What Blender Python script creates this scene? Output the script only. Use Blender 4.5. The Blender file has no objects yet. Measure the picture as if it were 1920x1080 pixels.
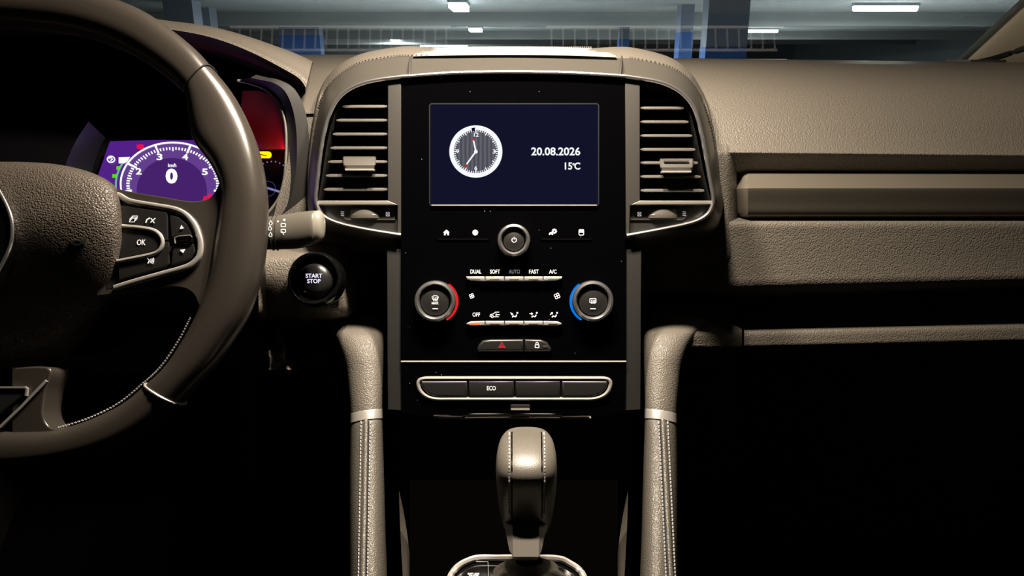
import bpy, bmesh, math, random
from mathutils import Vector, Matrix
random.seed(4)
scene = bpy.context.scene
COL = scene.collection
# ------------------------------------------------------------------ camera, world, exposure
FPX = 1400.0                      # focal length in pixels of the 1920 px wide frame
PITCH = math.radians(17.0)        # camera looks down by this much
CAM = Vector((0.0, 0.0, 1.35))    # height above the garage floor
CS, SN = math.cos(PITCH), math.sin(PITCH)
cd = bpy.data.cameras.new('camera'); cam = bpy.data.objects.new('camera', cd); COL.objects.link(cam)
cd.sensor_width = 36.0; cd.lens = FPX / 1920.0 * 36.0; cd.clip_start = 0.01; cd.clip_end = 200
cam.location = CAM; cam.rotation_euler = (math.radians(90) - PITCH, 0, 0)
scene.camera = cam
w = bpy.data.worlds.new('world'); scene.world = w; w.use_nodes = True
w.node_tree.nodes['Background'].inputs[0].default_value = (0.35, 0.42, 0.5, 1)
w.node_tree.nodes['Background'].inputs[1].default_value = 0.004
vs = scene.view_settings
vs.view_transform = 'Standard'; vs.look = 'None'; vs.gamma = 1.0; vs.use_curve_mapping = False
vs.exposure = 0.0
LAMP_POWER = 5.3                  # each of the two reading lamps in the roof, in watts
GARAGE_POWER = 1500.0             # each ceiling tube of the garage
LAMP_COLOR = (1.0, 0.855, 0.69)

# ------------------------------------------------------------------ coordinates
# "car frame": x right, y along the lens axis (the fascia is square to it), z up the fascia; metres
def F(px, py, d): return Vector(((px - 960) * d / FPX, d, (540 - py) * d / FPX))
def DH(py, h): return h / (CS + (540 - py) / FPX * SN)
def PH(px, py, h): return F(px, py, DH(py, h))                    # at horizontal distance h
def PZ(px, py, z): return F(px, py, z / (-SN + (540 - py) / FPX * CS))   # on the level z (relative to the eye)
def HZ(x, h, z): return Vector((x, h * CS - z * SN, h * SN + z * CS))
def to_world(p): return CAM + Vector((p[0], p[1] * CS + p[2] * SN, -p[1] * SN + p[2] * CS))

class Plane:
    def __init__(s, o, n): s.o = Vector(o); s.n = Vector(n).normalized()
    def __call__(s, px, py, off=0.0):
        r = F(px, py, 1.0)
        return r * ((s.o + s.n * off).dot(s.n) / r.dot(s.n))
def facing(d): return Plane((0, d, 0), (0, -1, 0))

# ------------------------------------------------------------------ materials
MATS = {}
def nodes(name):
    m = bpy.data.materials.new(name); m.use_nodes = True
    MATS[name] = m
    nt = m.node_tree
    return m, nt, nt.nodes['Principled BSDF']
def plain(name, col, rough=0.5, metal=0.0, spec=0.5, coat=0.0, emit=None, es=0.0, noise=0.0, nscale=80):
    m, nt, b = nodes(name)
    b.inputs['Base Color'].default_value = (*col, 1); b.inputs['Roughness'].default_value = rough
    b.inputs['Metallic'].default_value = metal; b.inputs['Specular IOR Level'].default_value = spec
    b.inputs['Coat Weight'].default_value = coat
    if emit: b.inputs['Emission Color'].default_value = (*emit, 1); b.inputs['Emission Strength'].default_value = es
    if noise:
        tc = nt.nodes.new('ShaderNodeTexCoord'); n = nt.nodes.new('ShaderNodeTexNoise')
        n.inputs['Scale'].default_value = nscale; n.inputs['Detail'].default_value = 6
        mr = nt.nodes.new('ShaderNodeMapRange'); mr.inputs[3].default_value = rough - noise; mr.inputs[4].default_value = rough + noise
        nt.links.new(tc.outputs['Object'], n.inputs['Vector']); nt.links.new(n.outputs['Fac'], mr.inputs[0])
        nt.links.new(mr.outputs[0], b.inputs['Roughness'])
    return m
def leather(name, col, rough, scale, strength, dist=0.0006, spec=0.5, stretch=(1, 1, 1)):
    m, nt, b = nodes(name)
    b.inputs['Roughness'].default_value = rough; b.inputs['Specular IOR Level'].default_value = spec
    b.inputs['Base Color'].default_value = (*col, 1)
    tc = nt.nodes.new('ShaderNodeTexCoord'); mp = nt.nodes.new('ShaderNodeMapping'); mp.inputs['Scale'].default_value = stretch
    nz = nt.nodes.new('ShaderNodeTexNoise'); nz.inputs['Scale'].default_value = scale * .5
    add = nt.nodes.new('ShaderNodeVectorMath'); add.operation = 'MULTIPLY_ADD'
    add.inputs[1].default_value = (0.9 / scale,) * 3
    v = nt.nodes.new('ShaderNodeTexVoronoi'); v.feature = 'SMOOTH_F1'; v.inputs['Scale'].default_value = scale
    v.inputs['Smoothness'].default_value = 0.35
    bp = nt.nodes.new('ShaderNodeBump'); bp.invert = True
    bp.inputs['Strength'].default_value = strength; bp.inputs['Distance'].default_value = dist
    L = nt.links.new
    L(tc.outputs['Object'], mp.inputs[0]); L(mp.outputs[0], nz.inputs['Vector'])
    L(nz.outputs['Color'], add.inputs[0]); L(mp.outputs[0], add.inputs[2])
    L(add.outputs[0], v.inputs['Vector']); L(v.outputs['Distance'], bp.inputs['Height']); L(bp.outputs[0], b.inputs['Normal'])
    return m
def glow(name, col, s):
    m, nt, b = nodes(name)
    b.inputs['Base Color'].default_value = (0, 0, 0, 1); b.inputs['Roughness'].default_value = .08; b.inputs['Specular IOR Level'].default_value = .2
    b.inputs['Emission Color'].default_value = (*col, 1); b.inputs['Emission Strength'].default_value = s
    return m
def dusty_gloss(name, col, rough, dust=0.05, scale=260):
    m, nt, b = nodes(name)
    tc = nt.nodes.new('ShaderNodeTexCoord'); v = nt.nodes.new('ShaderNodeTexVoronoi'); v.inputs['Scale'].default_value = scale
    wn = nt.nodes.new('ShaderNodeTexNoise'); wn.inputs['Scale'].default_value = 60
    lt = nt.nodes.new('ShaderNodeMath'); lt.operation = 'LESS_THAN'; lt.inputs[1].default_value = dust
    gt = nt.nodes.new('ShaderNodeMath'); gt.operation = 'GREATER_THAN'; gt.inputs[1].default_value = 0.62
    mu = nt.nodes.new('ShaderNodeMath'); mu.operation = 'MULTIPLY'
    mx = nt.nodes.new('ShaderNodeMix'); mx.data_type = 'RGBA'
    mx.inputs[6].default_value = (*col, 1); mx.inputs[7].default_value = (.5, .5, .5, 1)
    L = nt.links.new
    L(tc.outputs['Object'], v.inputs['Vector']); L(tc.outputs['Object'], wn.inputs['Vector'])
    L(v.outputs['Distance'], lt.inputs[0]); L(wn.outputs['Fac'], gt.inputs[0]); L(lt.outputs[0], mu.inputs[0]); L(gt.outputs[0], mu.inputs[1])
    L(mu.outputs[0], mx.inputs[0]); L(mx.outputs[2], b.inputs['Base Color'])
    b.inputs['Roughness'].default_value = rough; b.inputs['Specular IOR Level'].default_value = 0.12
    return m
M_PAD = leather('grained dash pad', (.12, .107, .088), .48, 680, 1.0)
M_PADF = leather('fine grained dash pad', (.115, .103, .086), .46, 850, .8)
M_HUB = leather('grained airbag cover', (.075, .062, .05), .42, 850, 1.0)
M_RIM = leather('smooth rim leather', (.036, .031, .026), .27, 1500, .04, spec=.7)
M_GRIP = leather('grip leather', (.085, .077, .064), .42, 950, .65)
M_KNOB = leather('lever leather', (.085, .077, .064), .42, 1400, .15)
M_FRAME = plain('satin dark frame', (.07, .065, .056), .36, 0.3, noise=.05)
M_MATTE = plain('matte dark plastic', (.035, .032, .029), .5, noise=.06)
M_SLAT = plain('louvre plastic', (.052, .048, .042), .42, noise=.05)
M_BLACK = plain('black plastic', (.004, .004, .004), .6)
M_BTN = plain('soft button plastic', (.012, .0115, .011), .4)
M_GLOSS = dusty_gloss('gloss black fascia', (.0008, .0008, .001), .06, .06, 230)
M_GLOSS2 = plain('gloss black trim', (.003, .003, .003), .08, spec=.35)
M_CHROME = plain('chrome', (.85, .85, .86), .2, .95)
M_SATIN = plain('satin chrome', (.55, .53, .5), .36, .6, noise=.05)
M_SILVER = plain('silver paint', (.3, .285, .25), .35, .5)
M_TRIMBAR = plain('warm satin trim bar', (.16, .143, .115), .33, .35, noise=.07, nscale=30)
M_LID = plain('ridged lid', (.36, .33, .27), .45)
M_THREAD = plain('grey thread', (.3, .3, .3), .7)
M_WHITE = plain('glowing white print', (.75, .75, .75), .5, emit=(.9, .93, 1), es=.32)  # print with some emission added so it reads bright
M_DIM = plain('glowing grey print', (.3, .3, .3), .5, emit=(.9, .93, 1), es=.16)  # dimmer print, also lifted by a little emission
M_REDP = plain('glowing red print', (.5, .02, .03), .5, emit=(1, .05, .08), es=.35)  # red print, brightened by its own emission
M_RED = glow('red ring light', (1, .02, .03), .75)
M_BLUE = glow('blue ring light', (0.0, .25, 1), .8)
M_OFF = glow('orange indicator', (1, .1, .02), 2.6)
M_BACKLIT = glow('backlit lettering', (.85, .82, 1), 1.1)
M_SCRW = glow('screen white', (.95, .97, 1), 1.0)
M_SCRR = glow('screen red', (.9, .02, .03), .7)
M_SCREEN = glow('screen navy', (.006, .0065, .022), 1.0); 
M_PURPLE = glow('cluster violet', (.105, .018, .30), .8)
M_PURPLE2 = glow('cluster violet dial', (.075, .02, .185), .8)
M_PURPLE3 = glow('cluster lilac band', (.155, .06, .33), .8)
M_CLW = glow('cluster white', (.95, .97, 1), 1.1)
M_CLR = glow('cluster red', (1, .005, .06), .9)
M_CLG = glow('cluster green', (.12, .9, .0), .8)
M_AMBER = glow('amber warning lamp', (1, .33, .0), 3.0)
M_DIALB = glow('dim dial', (.35, .33, .8), .55)

# ------------------------------------------------------------------ mesh helpers
def finish_bm(bm, sharp=38):
    bmesh.ops.remove_doubles(bm, verts=bm.verts, dist=1e-6)
    bmesh.ops.recalc_face_normals(bm, faces=bm.faces)
    a = math.radians(sharp)
    for f in bm.faces: f.smooth = True
    for e in bm.edges:
        if len(e.link_faces) == 2 and e.calc_face_angle(0) > a: e.smooth = False
def root_of(o):
    while o.parent: o = o.parent
    return o
def thing(name, label, cat, loc, group=None, kind=None):
    o = bpy.data.objects.new(name, None); COL.objects.link(o)
    o.empty_display_size = .02; o.location = to_world(loc)
    o['label'] = label
    if kind: o['kind'] = kind
    else: o['category'] = cat
    if group: o['group'] = group
    return o
def obj(name, bm, mat, parent=None, sharp=38, label=None, cat=None, kind=None, group=None, world=False):
    finish_bm(bm, sharp)
    if not world:
        for v in bm.verts: v.co = to_world(v.co)
    if parent: base = root_of(parent).location.copy()
    else:
        lo = Vector((min(v.co.x for v in bm.verts), min(v.co.y for v in bm.verts), min(v.co.z for v in bm.verts)))
        hi = Vector((max(v.co.x for v in bm.verts), max(v.co.y for v in bm.verts), max(v.co.z for v in bm.verts)))
        base = Vector(((lo.x + hi.x) / 2, (lo.y + hi.y) / 2, lo.z))
    for v in bm.verts: v.co -= base
    ar = sorted(f.calc_area() for f in bm.faces); big = ar[-1] > 15 * ar[len(ar) // 2]
    me = bpy.data.meshes.new(name); bm.to_mesh(me); bm.free()
    me.materials.append(mat)
    o = bpy.data.objects.new(name, me); COL.objects.link(o)
    if big: wn = o.modifiers.new('weighted_normal', 'WEIGHTED_NORMAL'); wn.keep_sharp = True; wn.weight = 100
    if parent: o.parent = parent
    else: o.location = base
    if label: o['label'] = label
    if cat: o['category'] = cat
    if kind: o['kind'] = kind
    if group: o['group'] = group
    return o
def cr(pts, n, closed=False):
    """Catmull-Rom through points, n samples"""
    P = [Vector(p) for p in pts]; m = len(P); out = []
    segs = m if closed else m - 1
    cnt = n if closed else n - 1
    for i in range(n):
        t = i * segs / cnt
        k = min(int(t), segs - 1) if not closed else int(t) % m
        u = t - int(t) if (closed or int(t) < segs) else 1.0
        g = (lambda j: P[j % m]) if closed else (lambda j: P[max(0, min(m - 1, j))])
        a, b, c, d = g(k - 1), g(k), g(k + 1), g(k + 2)
        out.append(.5 * ((2 * b) + (c - a) * u + (2 * a - 5 * b + 4 * c - d) * u * u + (3 * b - a - 3 * c + d) * u ** 3))
    return out
def grid(bm, rows, closed_u=False, closed_v=False):
    V = [[bm.verts.new(p) for p in r] for r in rows]
    R, C = len(V), len(V[0])
    for i in range(R if closed_v else R - 1):
        for j in range(C if closed_u else C - 1):
            q = [V[i][j], V[i][(j + 1) % C], V[(i + 1) % R][(j + 1) % C], V[(i + 1) % R][j]]
            try: bm.faces.new(q)
            except ValueError: pass
    return V
def loft(rows, nu=None, nv=None, closed_u=False, closed_v=False, caps=False, bm=None):
    bm = bm or bmesh.new()
    if nu: rows = [cr(r, nu, closed_u) for r in rows]
    if nv:
        cols = [cr([r[j] for r in rows], nv, closed_v) for j in range(len(rows[0]))]
        rows = [[c[i] for c in cols] for i in range(nv)]
    V = grid(bm, rows, closed_u, closed_v)
    if caps and closed_u:
        for r in (V[0], V[-1]):
            try: bm.faces.new(r)
            except ValueError: pass
    return bm
def prism(S, pts, o0, o1, bev=0.0, seg=2, bm=None):
    """outline in picture pixels laid on plane S, from offset o0 (front) back to o1"""
    own = bm is None
    b = bmesh.new()
    fr = [b.verts.new(S(x, y, o0)) for x, y in pts]; n = S.n
    bk = [b.verts.new(v.co + n * (o1 - o0)) for v in fr]
    f = b.faces.new(fr); b.faces.new(bk[::-1])
    for i in range(len(fr)):
        j = (i + 1) % len(fr); b.faces.new((fr[i], bk[i], bk[j], fr[j]))
    if bev:
        bmesh.ops.recalc_face_normals(b, faces=b.faces)
        bmesh.ops.bevel(b, geom=list(f.edges), offset=bev, segments=seg, affect='EDGES', profile=.5, clamp_overlap=True)
    if own: return b
    me = bpy.data.meshes.new('tmp'); b.to_mesh(me); b.free(); bm.from_mesh(me); bpy.data.meshes.remove(me)
    return bm
def rrect(x0, y0, x1, y1, r, n=5):
    out = []
    for cx, cy, a in ((x1 - r, y0 + r, -90), (x1 - r, y1 - r, 0), (x0 + r, y1 - r, 90), (x0 + r, y0 + r, 180)):
        for k in range(n + 1):
            t = math.radians(a + 90 * k / n); out.append((cx + r * math.cos(t), cy + r * math.sin(t)))
    return out
def circ(cx, cy, rx, ry=None, n=48):
    ry = ry or rx
    return [(cx + rx * math.cos(2 * math.pi * k / n), cy + ry * math.sin(2 * math.pi * k / n)) for k in range(n)]
def smooth2(pts, n, closed=False): return [(p.x, p.y) for p in cr([Vector((x, y, 0)) for x, y in pts], n, closed)]
def tube(path, r, n=8, closed=False, caps=True, bm=None, flat=None):
    """round tube; r number or list"""
    P = [Vector(p) for p in path]; m = len(P); rows = []
    prev = None
    for i, p in enumerate(P):
        a = P[(i - 1) % m] if (closed or i) else p
        c = P[(i + 1) % m] if (closed or i < m - 1) else p
        t = (c - a).normalized()
        ref = Vector((0, -1, 0)) if abs(t.y) < .9 else Vector((0, 0, 1))
        s = t.cross(ref).normalized(); u = s.cross(t)
        rr = r[i] if isinstance(r, (list, tuple)) else r
        fl = flat or 1.0
        rows.append([p + s * (math.cos(2 * math.pi * k / n) * rr) + u * (math.sin(2 * math.pi * k / n) * rr * fl) for k in range(n)])
    return loft(rows, closed_u=True, closed_v=closed, caps=caps and not closed, bm=bm)
def ribbon(S, path, wpx, off, th, closed=False, bm=None):
    """flat strip of width wpx along a pixel path on plane S"""
    bm = bm or bmesh.new(); m = len(path); rows = []
    for i, (x, y) in enumerate(path):
        a = path[(i - 1) % m] if (closed or i) else path[i]; c = path[(i + 1) % m] if (closed or i < m - 1) else path[i]
        tx, ty = c[0] - a[0], c[1] - a[1]; l = math.hypot(tx, ty) or 1; nx, ny = -ty / l * wpx / 2, tx / l * wpx / 2
        p, q = S(x + nx, y + ny, off), S(x - nx, y - ny, off)
        rows.append([p, q, q - S.n * th, p - S.n * th])
    V = grid(bm, rows, True, closed)
    if not closed:
        for r in (V[0], V[-1]): bm.faces.new(r)
    return bm
def revolve(S, cx, cy, prof, n=48, bm=None, a0=0, a1=360):
    """profile [(radius px, offset)] turned about the normal of plane S at pixel cx, cy"""
    bm = bm or bmesh.new(); full = abs(a1 - a0) >= 360
    om = max(o for r, o in prof); c = S(cx, cy, om) - S.n * om; k = (c.y - om * .8) / FPX; ax = Vector((1, 0, 0)); up = ax.cross(-S.n).normalized()
    if up.z < 0: up = -up
    steps = n if full else n + 1; rows = []
    for i in range(steps):
        a = math.radians(a0 + (a1 - a0) * i / n)
        rows.append([c + (ax * math.cos(a) + up * math.sin(a)) * (r * k) + S.n * o for r, o in prof])
    grid(bm, rows, False, full)
    return bm
def disc_prof(r, o, b, base=0.0):
    """domed edge profile of a cap: centre out to rim and back"""
    return [(0.001, o), (r - b * 1.6, o), (r - b * .5, o - b * .00012), (r, o - b * .0005), (r, base)]
def text_bm(S, s, x0, x1, y0, y1, off, bold=0.0, th=.00025, bm=None, italic=0.0):
    cu = bpy.data.curves.new('t', 'FONT'); cu.body = s; cu.size = 1; cu.offset = bold; cu.resolution_u = 3; cu.shear = italic
    o = bpy.data.objects.new('t', cu); COL.objects.link(o)
    dg = bpy.context.evaluated_depsgraph_get(); me = bpy.data.meshes.new_from_object(o.evaluated_get(dg))
    bpy.data.objects.remove(o); bpy.data.curves.remove(cu)
    b = bmesh.new(); b.from_mesh(me); bpy.data.meshes.remove(me)
    xs = [v.co.x for v in b.verts]; ys = [v.co.y for v in b.verts]
    ax, bx, ay, by = min(xs), max(xs), min(ys), max(ys)
    for v in b.verts:
        u = (v.co.x - ax) / (bx - ax); t = (v.co.y - ay) / (by - ay)
        v.co = S(x0 + (x1 - x0) * u, y1 + (y0 - y1) * t, off)
    g = bmesh.ops.extrude_face_region(b, geom=list(b.faces))
    for e in g['geom']:
        if isinstance(e, bmesh.types.BMVert): e.co -= S.n * th
    if bm is None: return b
    me = bpy.data.meshes.new('tmp'); b.to_mesh(me); b.free(); bm.from_mesh(me); bpy.data.meshes.remove(me)
    return bm
def polys(S, plist, off, th=.0003, bm=None):
    bm = bm or bmesh.new()
    for p in plist: prism(S, p, off, off - th, bm=bm)
    return bm
def box_world(x0, x1, y0, y1, z0, z1, bm=None):
    bm = bm or bmesh.new()
    v = [bm.verts.new(p) for p in ((x0, y0, z0), (x1, y0, z0), (x1, y1, z0), (x0, y1, z0), (x0, y0, z1), (x1, y0, z1), (x1, y1, z1), (x0, y1, z1))]
    for q in ((0, 3, 2, 1), (4, 5, 6, 7), (0, 1, 5, 4), (1, 2, 6, 5), (2, 3, 7, 6), (3, 0, 4, 7)): bm.faces.new([v[i] for i in q])
    return bm

# ================================================================== THE SETTING
# ---- garage
def concrete(name, col, sc=3.0, var=.35):
    m, nt, b = nodes(name)
    tc = nt.nodes.new('ShaderNodeTexCoord'); n = nt.nodes.new('ShaderNodeTexNoise'); n.inputs['Scale'].default_value = sc; n.inputs['Detail'].default_value = 5
    mx = nt.nodes.new('ShaderNodeMix'); mx.data_type = 'RGBA'
    mx.inputs[6].default_value = (*[c * (1 - var) for c in col], 1); mx.inputs[7].default_value = (*[c * (1 + var) for c in col], 1)
    nt.links.new(tc.outputs['Object'], n.inputs['Vector']); nt.links.new(n.outputs['Fac'], mx.inputs[0]); nt.links.new(mx.outputs[2], b.inputs['Base Color'])
    b.inputs['Roughness'].default_value = .8
    return m
M_CEIL = concrete('garage ceiling concrete', (.20, .21, .20), .5)
M_WALLG = concrete('garage wall paint', (.30, .33, .34), .6, .2)
M_FLOORG = concrete('garage floor', (.16, .17, .18), .8)
M_PILLAR = concrete('pillar grey paint', (.16, .18, .22), 1.0, .15)
M_BLUEP = concrete('pillar blue paint', (.03, .09, .26), 1.0, .2)
M_TUBE = glow('fluorescent tube', (.85, .95, 1), 20)
CZ = 2.35
obj('floor', box_world(-20, 20, -6, 60, -.1, 0), M_FLOORG, kind='structure', label='grey concrete garage floor', world=True)
obj('ceiling', box_world(-20, 20, -6, 60, CZ, CZ + .2), M_CEIL, kind='structure', label='grey concrete garage ceiling', world=True)
obj('wall_back', box_world(-20, 20, 55, 55.2, 0, CZ), M_WALLG, kind='structure', label='far pale wall of the garage', world=True)
obj('wall_left', box_world(-20, -19.8, -6, 55, 0, CZ), M_WALLG, kind='structure', label='left garage wall', world=True)
obj('wall_right', box_world(19.8, 20, -6, 55, 0, CZ), M_WALLG, kind='structure', label='right garage wall', world=True)
for y in (17.5, 29, 38.5):
    obj('ceiling_beam', box_world(-19.8, 19.8, y, y + .5, CZ - .28, CZ), M_CEIL, label='concrete beam across the garage ceiling', cat='beam', group='garage ceiling beams', world=True)
def pillar(px0, px1, y, split, label):
    # far things sit almost on the horizon, where the lens-axis depth is y * cos(pitch)
    k = y * CS / FPX
    x0, x1 = (px0 - 960) * k, (px1 - 960) * k
    t = thing('garage_pillar', label, 'pillar', (0, 0, 0), 'garage pillars')
    t.location = ((x0 + x1) / 2, y + .2, 0)
    def part(n, z0, z1, m, g=0):
        obj(n, box_world(x0 - g, x1 + g, y - g, y + .4 + g, z0, z1), m, t, world=True)
    part('base_band', 0, split, M_BLUEP, .006); part('shaft', split, CZ, M_PILLAR)
pillar(318, 372, 14, 1.0, 'dark grey square pillar just right of the steering wheel top')
pillar(380, 402, 16, 1.0, 'slim grey pillar beside the dark pillar over the instrument hood')
pillar(527, 602, 20, 1.95, 'blue painted pillar above the gap between hood and vent')
pillar(1160, 1178, 24, 1.95, 'slim blue pillar above the right end of the ridged lid')
pillar(1272, 1296, 15, 1.85, 'slim blue grey pillar above the right air vent')
pillar(1322, 1398, 13, 1.55, 'broad blue grey pillar left of the small ceiling lamp')
def tube_lamp(px, py, wpx, label, along=False, L=1.35):
    v = (540 - py) / FPX; el = math.atan(v) - PITCH
    z = CZ - .09; y = (z - CAM.z) / math.tan(el); d = y * CS - (z - CAM.z) * SN
    x = (px - 960) * d / FPX
    t = thing('ceiling_lamp', label, 'lamp', (0, 0, 0), 'garage ceiling lamps'); t.location = (x, y, z)
    hl = wpx / 2 * d / FPX
    if along: hx, hy = hl, .6
    else: hx, hy = hl, .05
    obj('housing', box_world(x - hx - .02, x + hx + .02, y - hy - .02, y + hy + .02, z + .035, CZ), M_WALLG, t, world=True)
    bm = bmesh.new()
    if along: bm = box_world(x - hx, x + hx, y - hy, y + hy, z - .05, z + .035)
    else: bm = tube([(x - hx, y, z), (x + hx, y, z)], .055, 10)
    obj('tube', bm, M_TUBE, t, world=True)
    ld = bpy.data.lights.new('tube_light', 'AREA'); ld.shape = 'RECTANGLE'; ld.size = 2 * hx; ld.size_y = 2 * hy; ld.energy = GARAGE_POWER; ld.color = (.94, .98, .95); ld.spread = math.pi
    lo = bpy.data.objects.new('tube_light', ld); COL.objects.link(lo); lo.parent = t; lo.location = (0, 0, -.07)
tube_lamp(1660, 15, 118, 'long white tube lamp at the upper right of the windscreen')
tube_lamp(1425, 58, 66, 'shorter white tube lamp above the passenger dashboard')
tube_lamp(861, 13, 30, 'bright lamp at the top edge, above the screen', True)
tube_lamp(892, 56, 22, 'small bright lamp lower down, above the screen', True)
tube_lamp(741, 75, 12, 'tiny far lamp above the left end of the ridged lid', True)
tube_lamp(832, 86, 88, 'broad stand-in lamp for a bright reflection just above the ridged lid')  # added lamp in place of a lamp's reflection
# ---- car shell: roof, screen, pillars, floor
WB_H, WB_Z, WS = 1.21, -0.012, math.radians(30)   # foot of the windscreen and its slope
def on_screen(x, s): return HZ(x, WB_H - math.cos(WS) * s, WB_Z + math.sin(WS) * s)
m, nt, b = nodes('windscreen glass'); nt.nodes.remove(b)
tr = nt.nodes.new('ShaderNodeBsdfTransparent'); tr.inputs[0].default_value = (.86, .92, .93, 1)
gl = nt.nodes.new('ShaderNodeBsdfGlossy'); gl.inputs['Roughness'].default_value = .012
lw = nt.nodes.new('ShaderNodeLayerWeight'); lw.inputs[0].default_value = .5      # facing = 1 - cos(angle), both sides alike
fr = nt.nodes.new('ShaderNodeMath'); fr.operation = 'POWER'; fr.inputs[1].default_value = 5.0; nt.links.new(lw.outputs['Facing'], fr.inputs[0])
mu = nt.nodes.new('ShaderNodeMath'); mu.operation = 'MULTIPLY_ADD'; mu.inputs[1].default_value = 1.7; mu.inputs[2].default_value = .12; mu.use_clamp = True
mx = nt.nodes.new('ShaderNodeMixShader')
nt.links.new(fr.outputs[0], mu.inputs[0]); nt.links.new(mu.outputs[0], mx.inputs[0]); nt.links.new(tr.outputs[0], mx.inputs[1]); nt.links.new(gl.outputs[0], mx.inputs[2])
nt.links.new(mx.outputs[0], nt.nodes['Material Output'].inputs[0]); M_GLASS = m
bm = bmesh.new(); bm.faces.new([bm.verts.new(on_screen(x, s)) for x, s in ((-.78, 0), (.78, 0), (.70, .70), (-.70, .70))])
obj('window_1', bm, M_GLASS, kind='structure', label='raked windscreen glass')
M_ROOF = plain('grey headliner', (.25, .24, .22), .9)
bm = bmesh.new(); loft([[HZ(x, h, z + .012 * math.cos(x * 2)) for x in (-.72, -.4, 0, .4, .72)] for h, z in ((.606, .336), (.5, .338), (.2, .42), (-.2, .45), (-1.2, .45))], 14, 8, bm=bm)
obj('ceiling', bm, M_ROOF, kind='structure', label='pale cloth headliner of the car roof')
M_CREAM = plain('cream pillar trim', (.75, .68, .52), .7, noise=.05)
# right A-pillar: lofted cream trim from the dash end up along the glass
rows = []
for s in (0, .12, .3, .6, .86):
    xg = .676 - .03 * s + .02
    a = on_screen(xg, s)
    rows.append([a + Vector((-.002, .012, .012)), a + Vector((.0, -.012, .0)), a + Vector((.035, -.04, -.01)), a + Vector((.08, -.05, -.02)), a + Vector((.14, -.03, -.02))])
obj('trim_1', loft(rows, 14, 16), M_CREAM, kind='structure', label='cream trim of the right windscreen pillar')
obj('trim_3', tube(cr([F(1808, 121, 1.12), F(1850, 113, 1.09), F(1900, 98, 1.05), F(1960, 76, 1.02), F(2040, 40, .98)], 20), .004, 8), M_BLACK, kind='structure', label='black rubber seal at the foot of the right pillar')
rows = []
for s in (0, .12, .3, .6, .86):
    a = on_screen(-.70 + .03 * s - (.03 if s > 0 else .02), s)
    rows.append([a + Vector((.012, .012, .012)), a + Vector((0, -.012, 0)), a + Vector((-.035, -.04, -.01)), a + Vector((-.08, -.05, -.02)), a + Vector((-.14, -.03, -.02))])
obj('trim_2', loft(rows, 14, 16), M_CREAM, kind='structure', label='cream trim of the left windscreen pillar')
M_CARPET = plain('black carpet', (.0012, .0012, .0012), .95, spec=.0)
bm = bmesh.new(); loft([[HZ(-.8, h, z), HZ(.8, h, z)] for h, z in ((-.6, -.80), (.85, -.80), (1.1, -.62), (1.2, -.3), (1.24, -.03))], bm=bm)
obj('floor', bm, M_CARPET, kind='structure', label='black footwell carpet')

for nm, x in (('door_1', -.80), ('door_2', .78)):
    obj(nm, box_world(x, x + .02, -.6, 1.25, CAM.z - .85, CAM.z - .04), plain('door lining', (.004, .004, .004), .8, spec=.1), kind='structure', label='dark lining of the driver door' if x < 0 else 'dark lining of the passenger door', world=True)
# ================================================================== DASHBOARD
dash = thing('dashboard', 'dark grained leather dashboard spanning the car under the windscreen', 'dashboard', HZ(0, .8, -.35))
# upper pad, right of the centre hood
colspx = [1140, 1220, 1300, 1380, 1480, 1600, 1750, 1920, 2250]
def dy(px): return max(0, (px - 1300) / 620.0)
rows = []
for py, h in ((150, 1.128), (125, 1.125), (111, 1.115), (110, 1.09), (116, 1.0), (132, .90), (165, .83), (215, .79), (255, .77), (278, .757), (284, .753), (289, .754), (303, .760), (321, .768), (326, .785)):
    r = []
    for px in colspx:
        k = 1 if py > 120 else 1
        yy = py + (8 * dy(px) if py < 140 else 6 * dy(px) if py > 260 and py < 300 else 2 * dy(px))
        r.append(PH(px, yy, h))
    rows.append(r)
obj('upper_pad', loft(rows, 60, 70), M_PAD, dash, sharp=60)
# pad left of the hood, down to the strip beside the instruments
rows = []
for y, h, xs in ((150, 1.128, (560, 600, 650, 700, 800)), (106, 1.12, (560, 600, 650, 700, 800)), (107, 1.02, (560, 600, 650, 700, 800)), (125, .92, (560, 598, 640, 700, 800)),
                 (150, .87, (560, 590, 615, 660, 760)), (175, .83, (555, 580, 603, 640, 700)), (205, .795, (560, 580, 598, 625, 660)), (213, .79, (560, 580, 598, 620, 650))):
    rows.append([PH(x, y, h) for x in xs])
obj('pad_wedge', loft(rows, 24, 40), M_PADF, dash, sharp=60)
rows = []
for y, d, x0, x1 in ((216, .775, 540, 640), (230, .772, 540, 640), (300, .765, 540, 640), (380, .755, 520, 640), (430, .75, 500, 660), (470, .75, 440, 760)):
    rows.append([F(x0 + (x1 - x0) * t, y, d + .008 * abs(t - .45)) for t in (0, .25, .5, .75, 1)])
obj('side_strip', loft(rows, 14, 30), M_PADF, dash, sharp=60)
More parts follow.
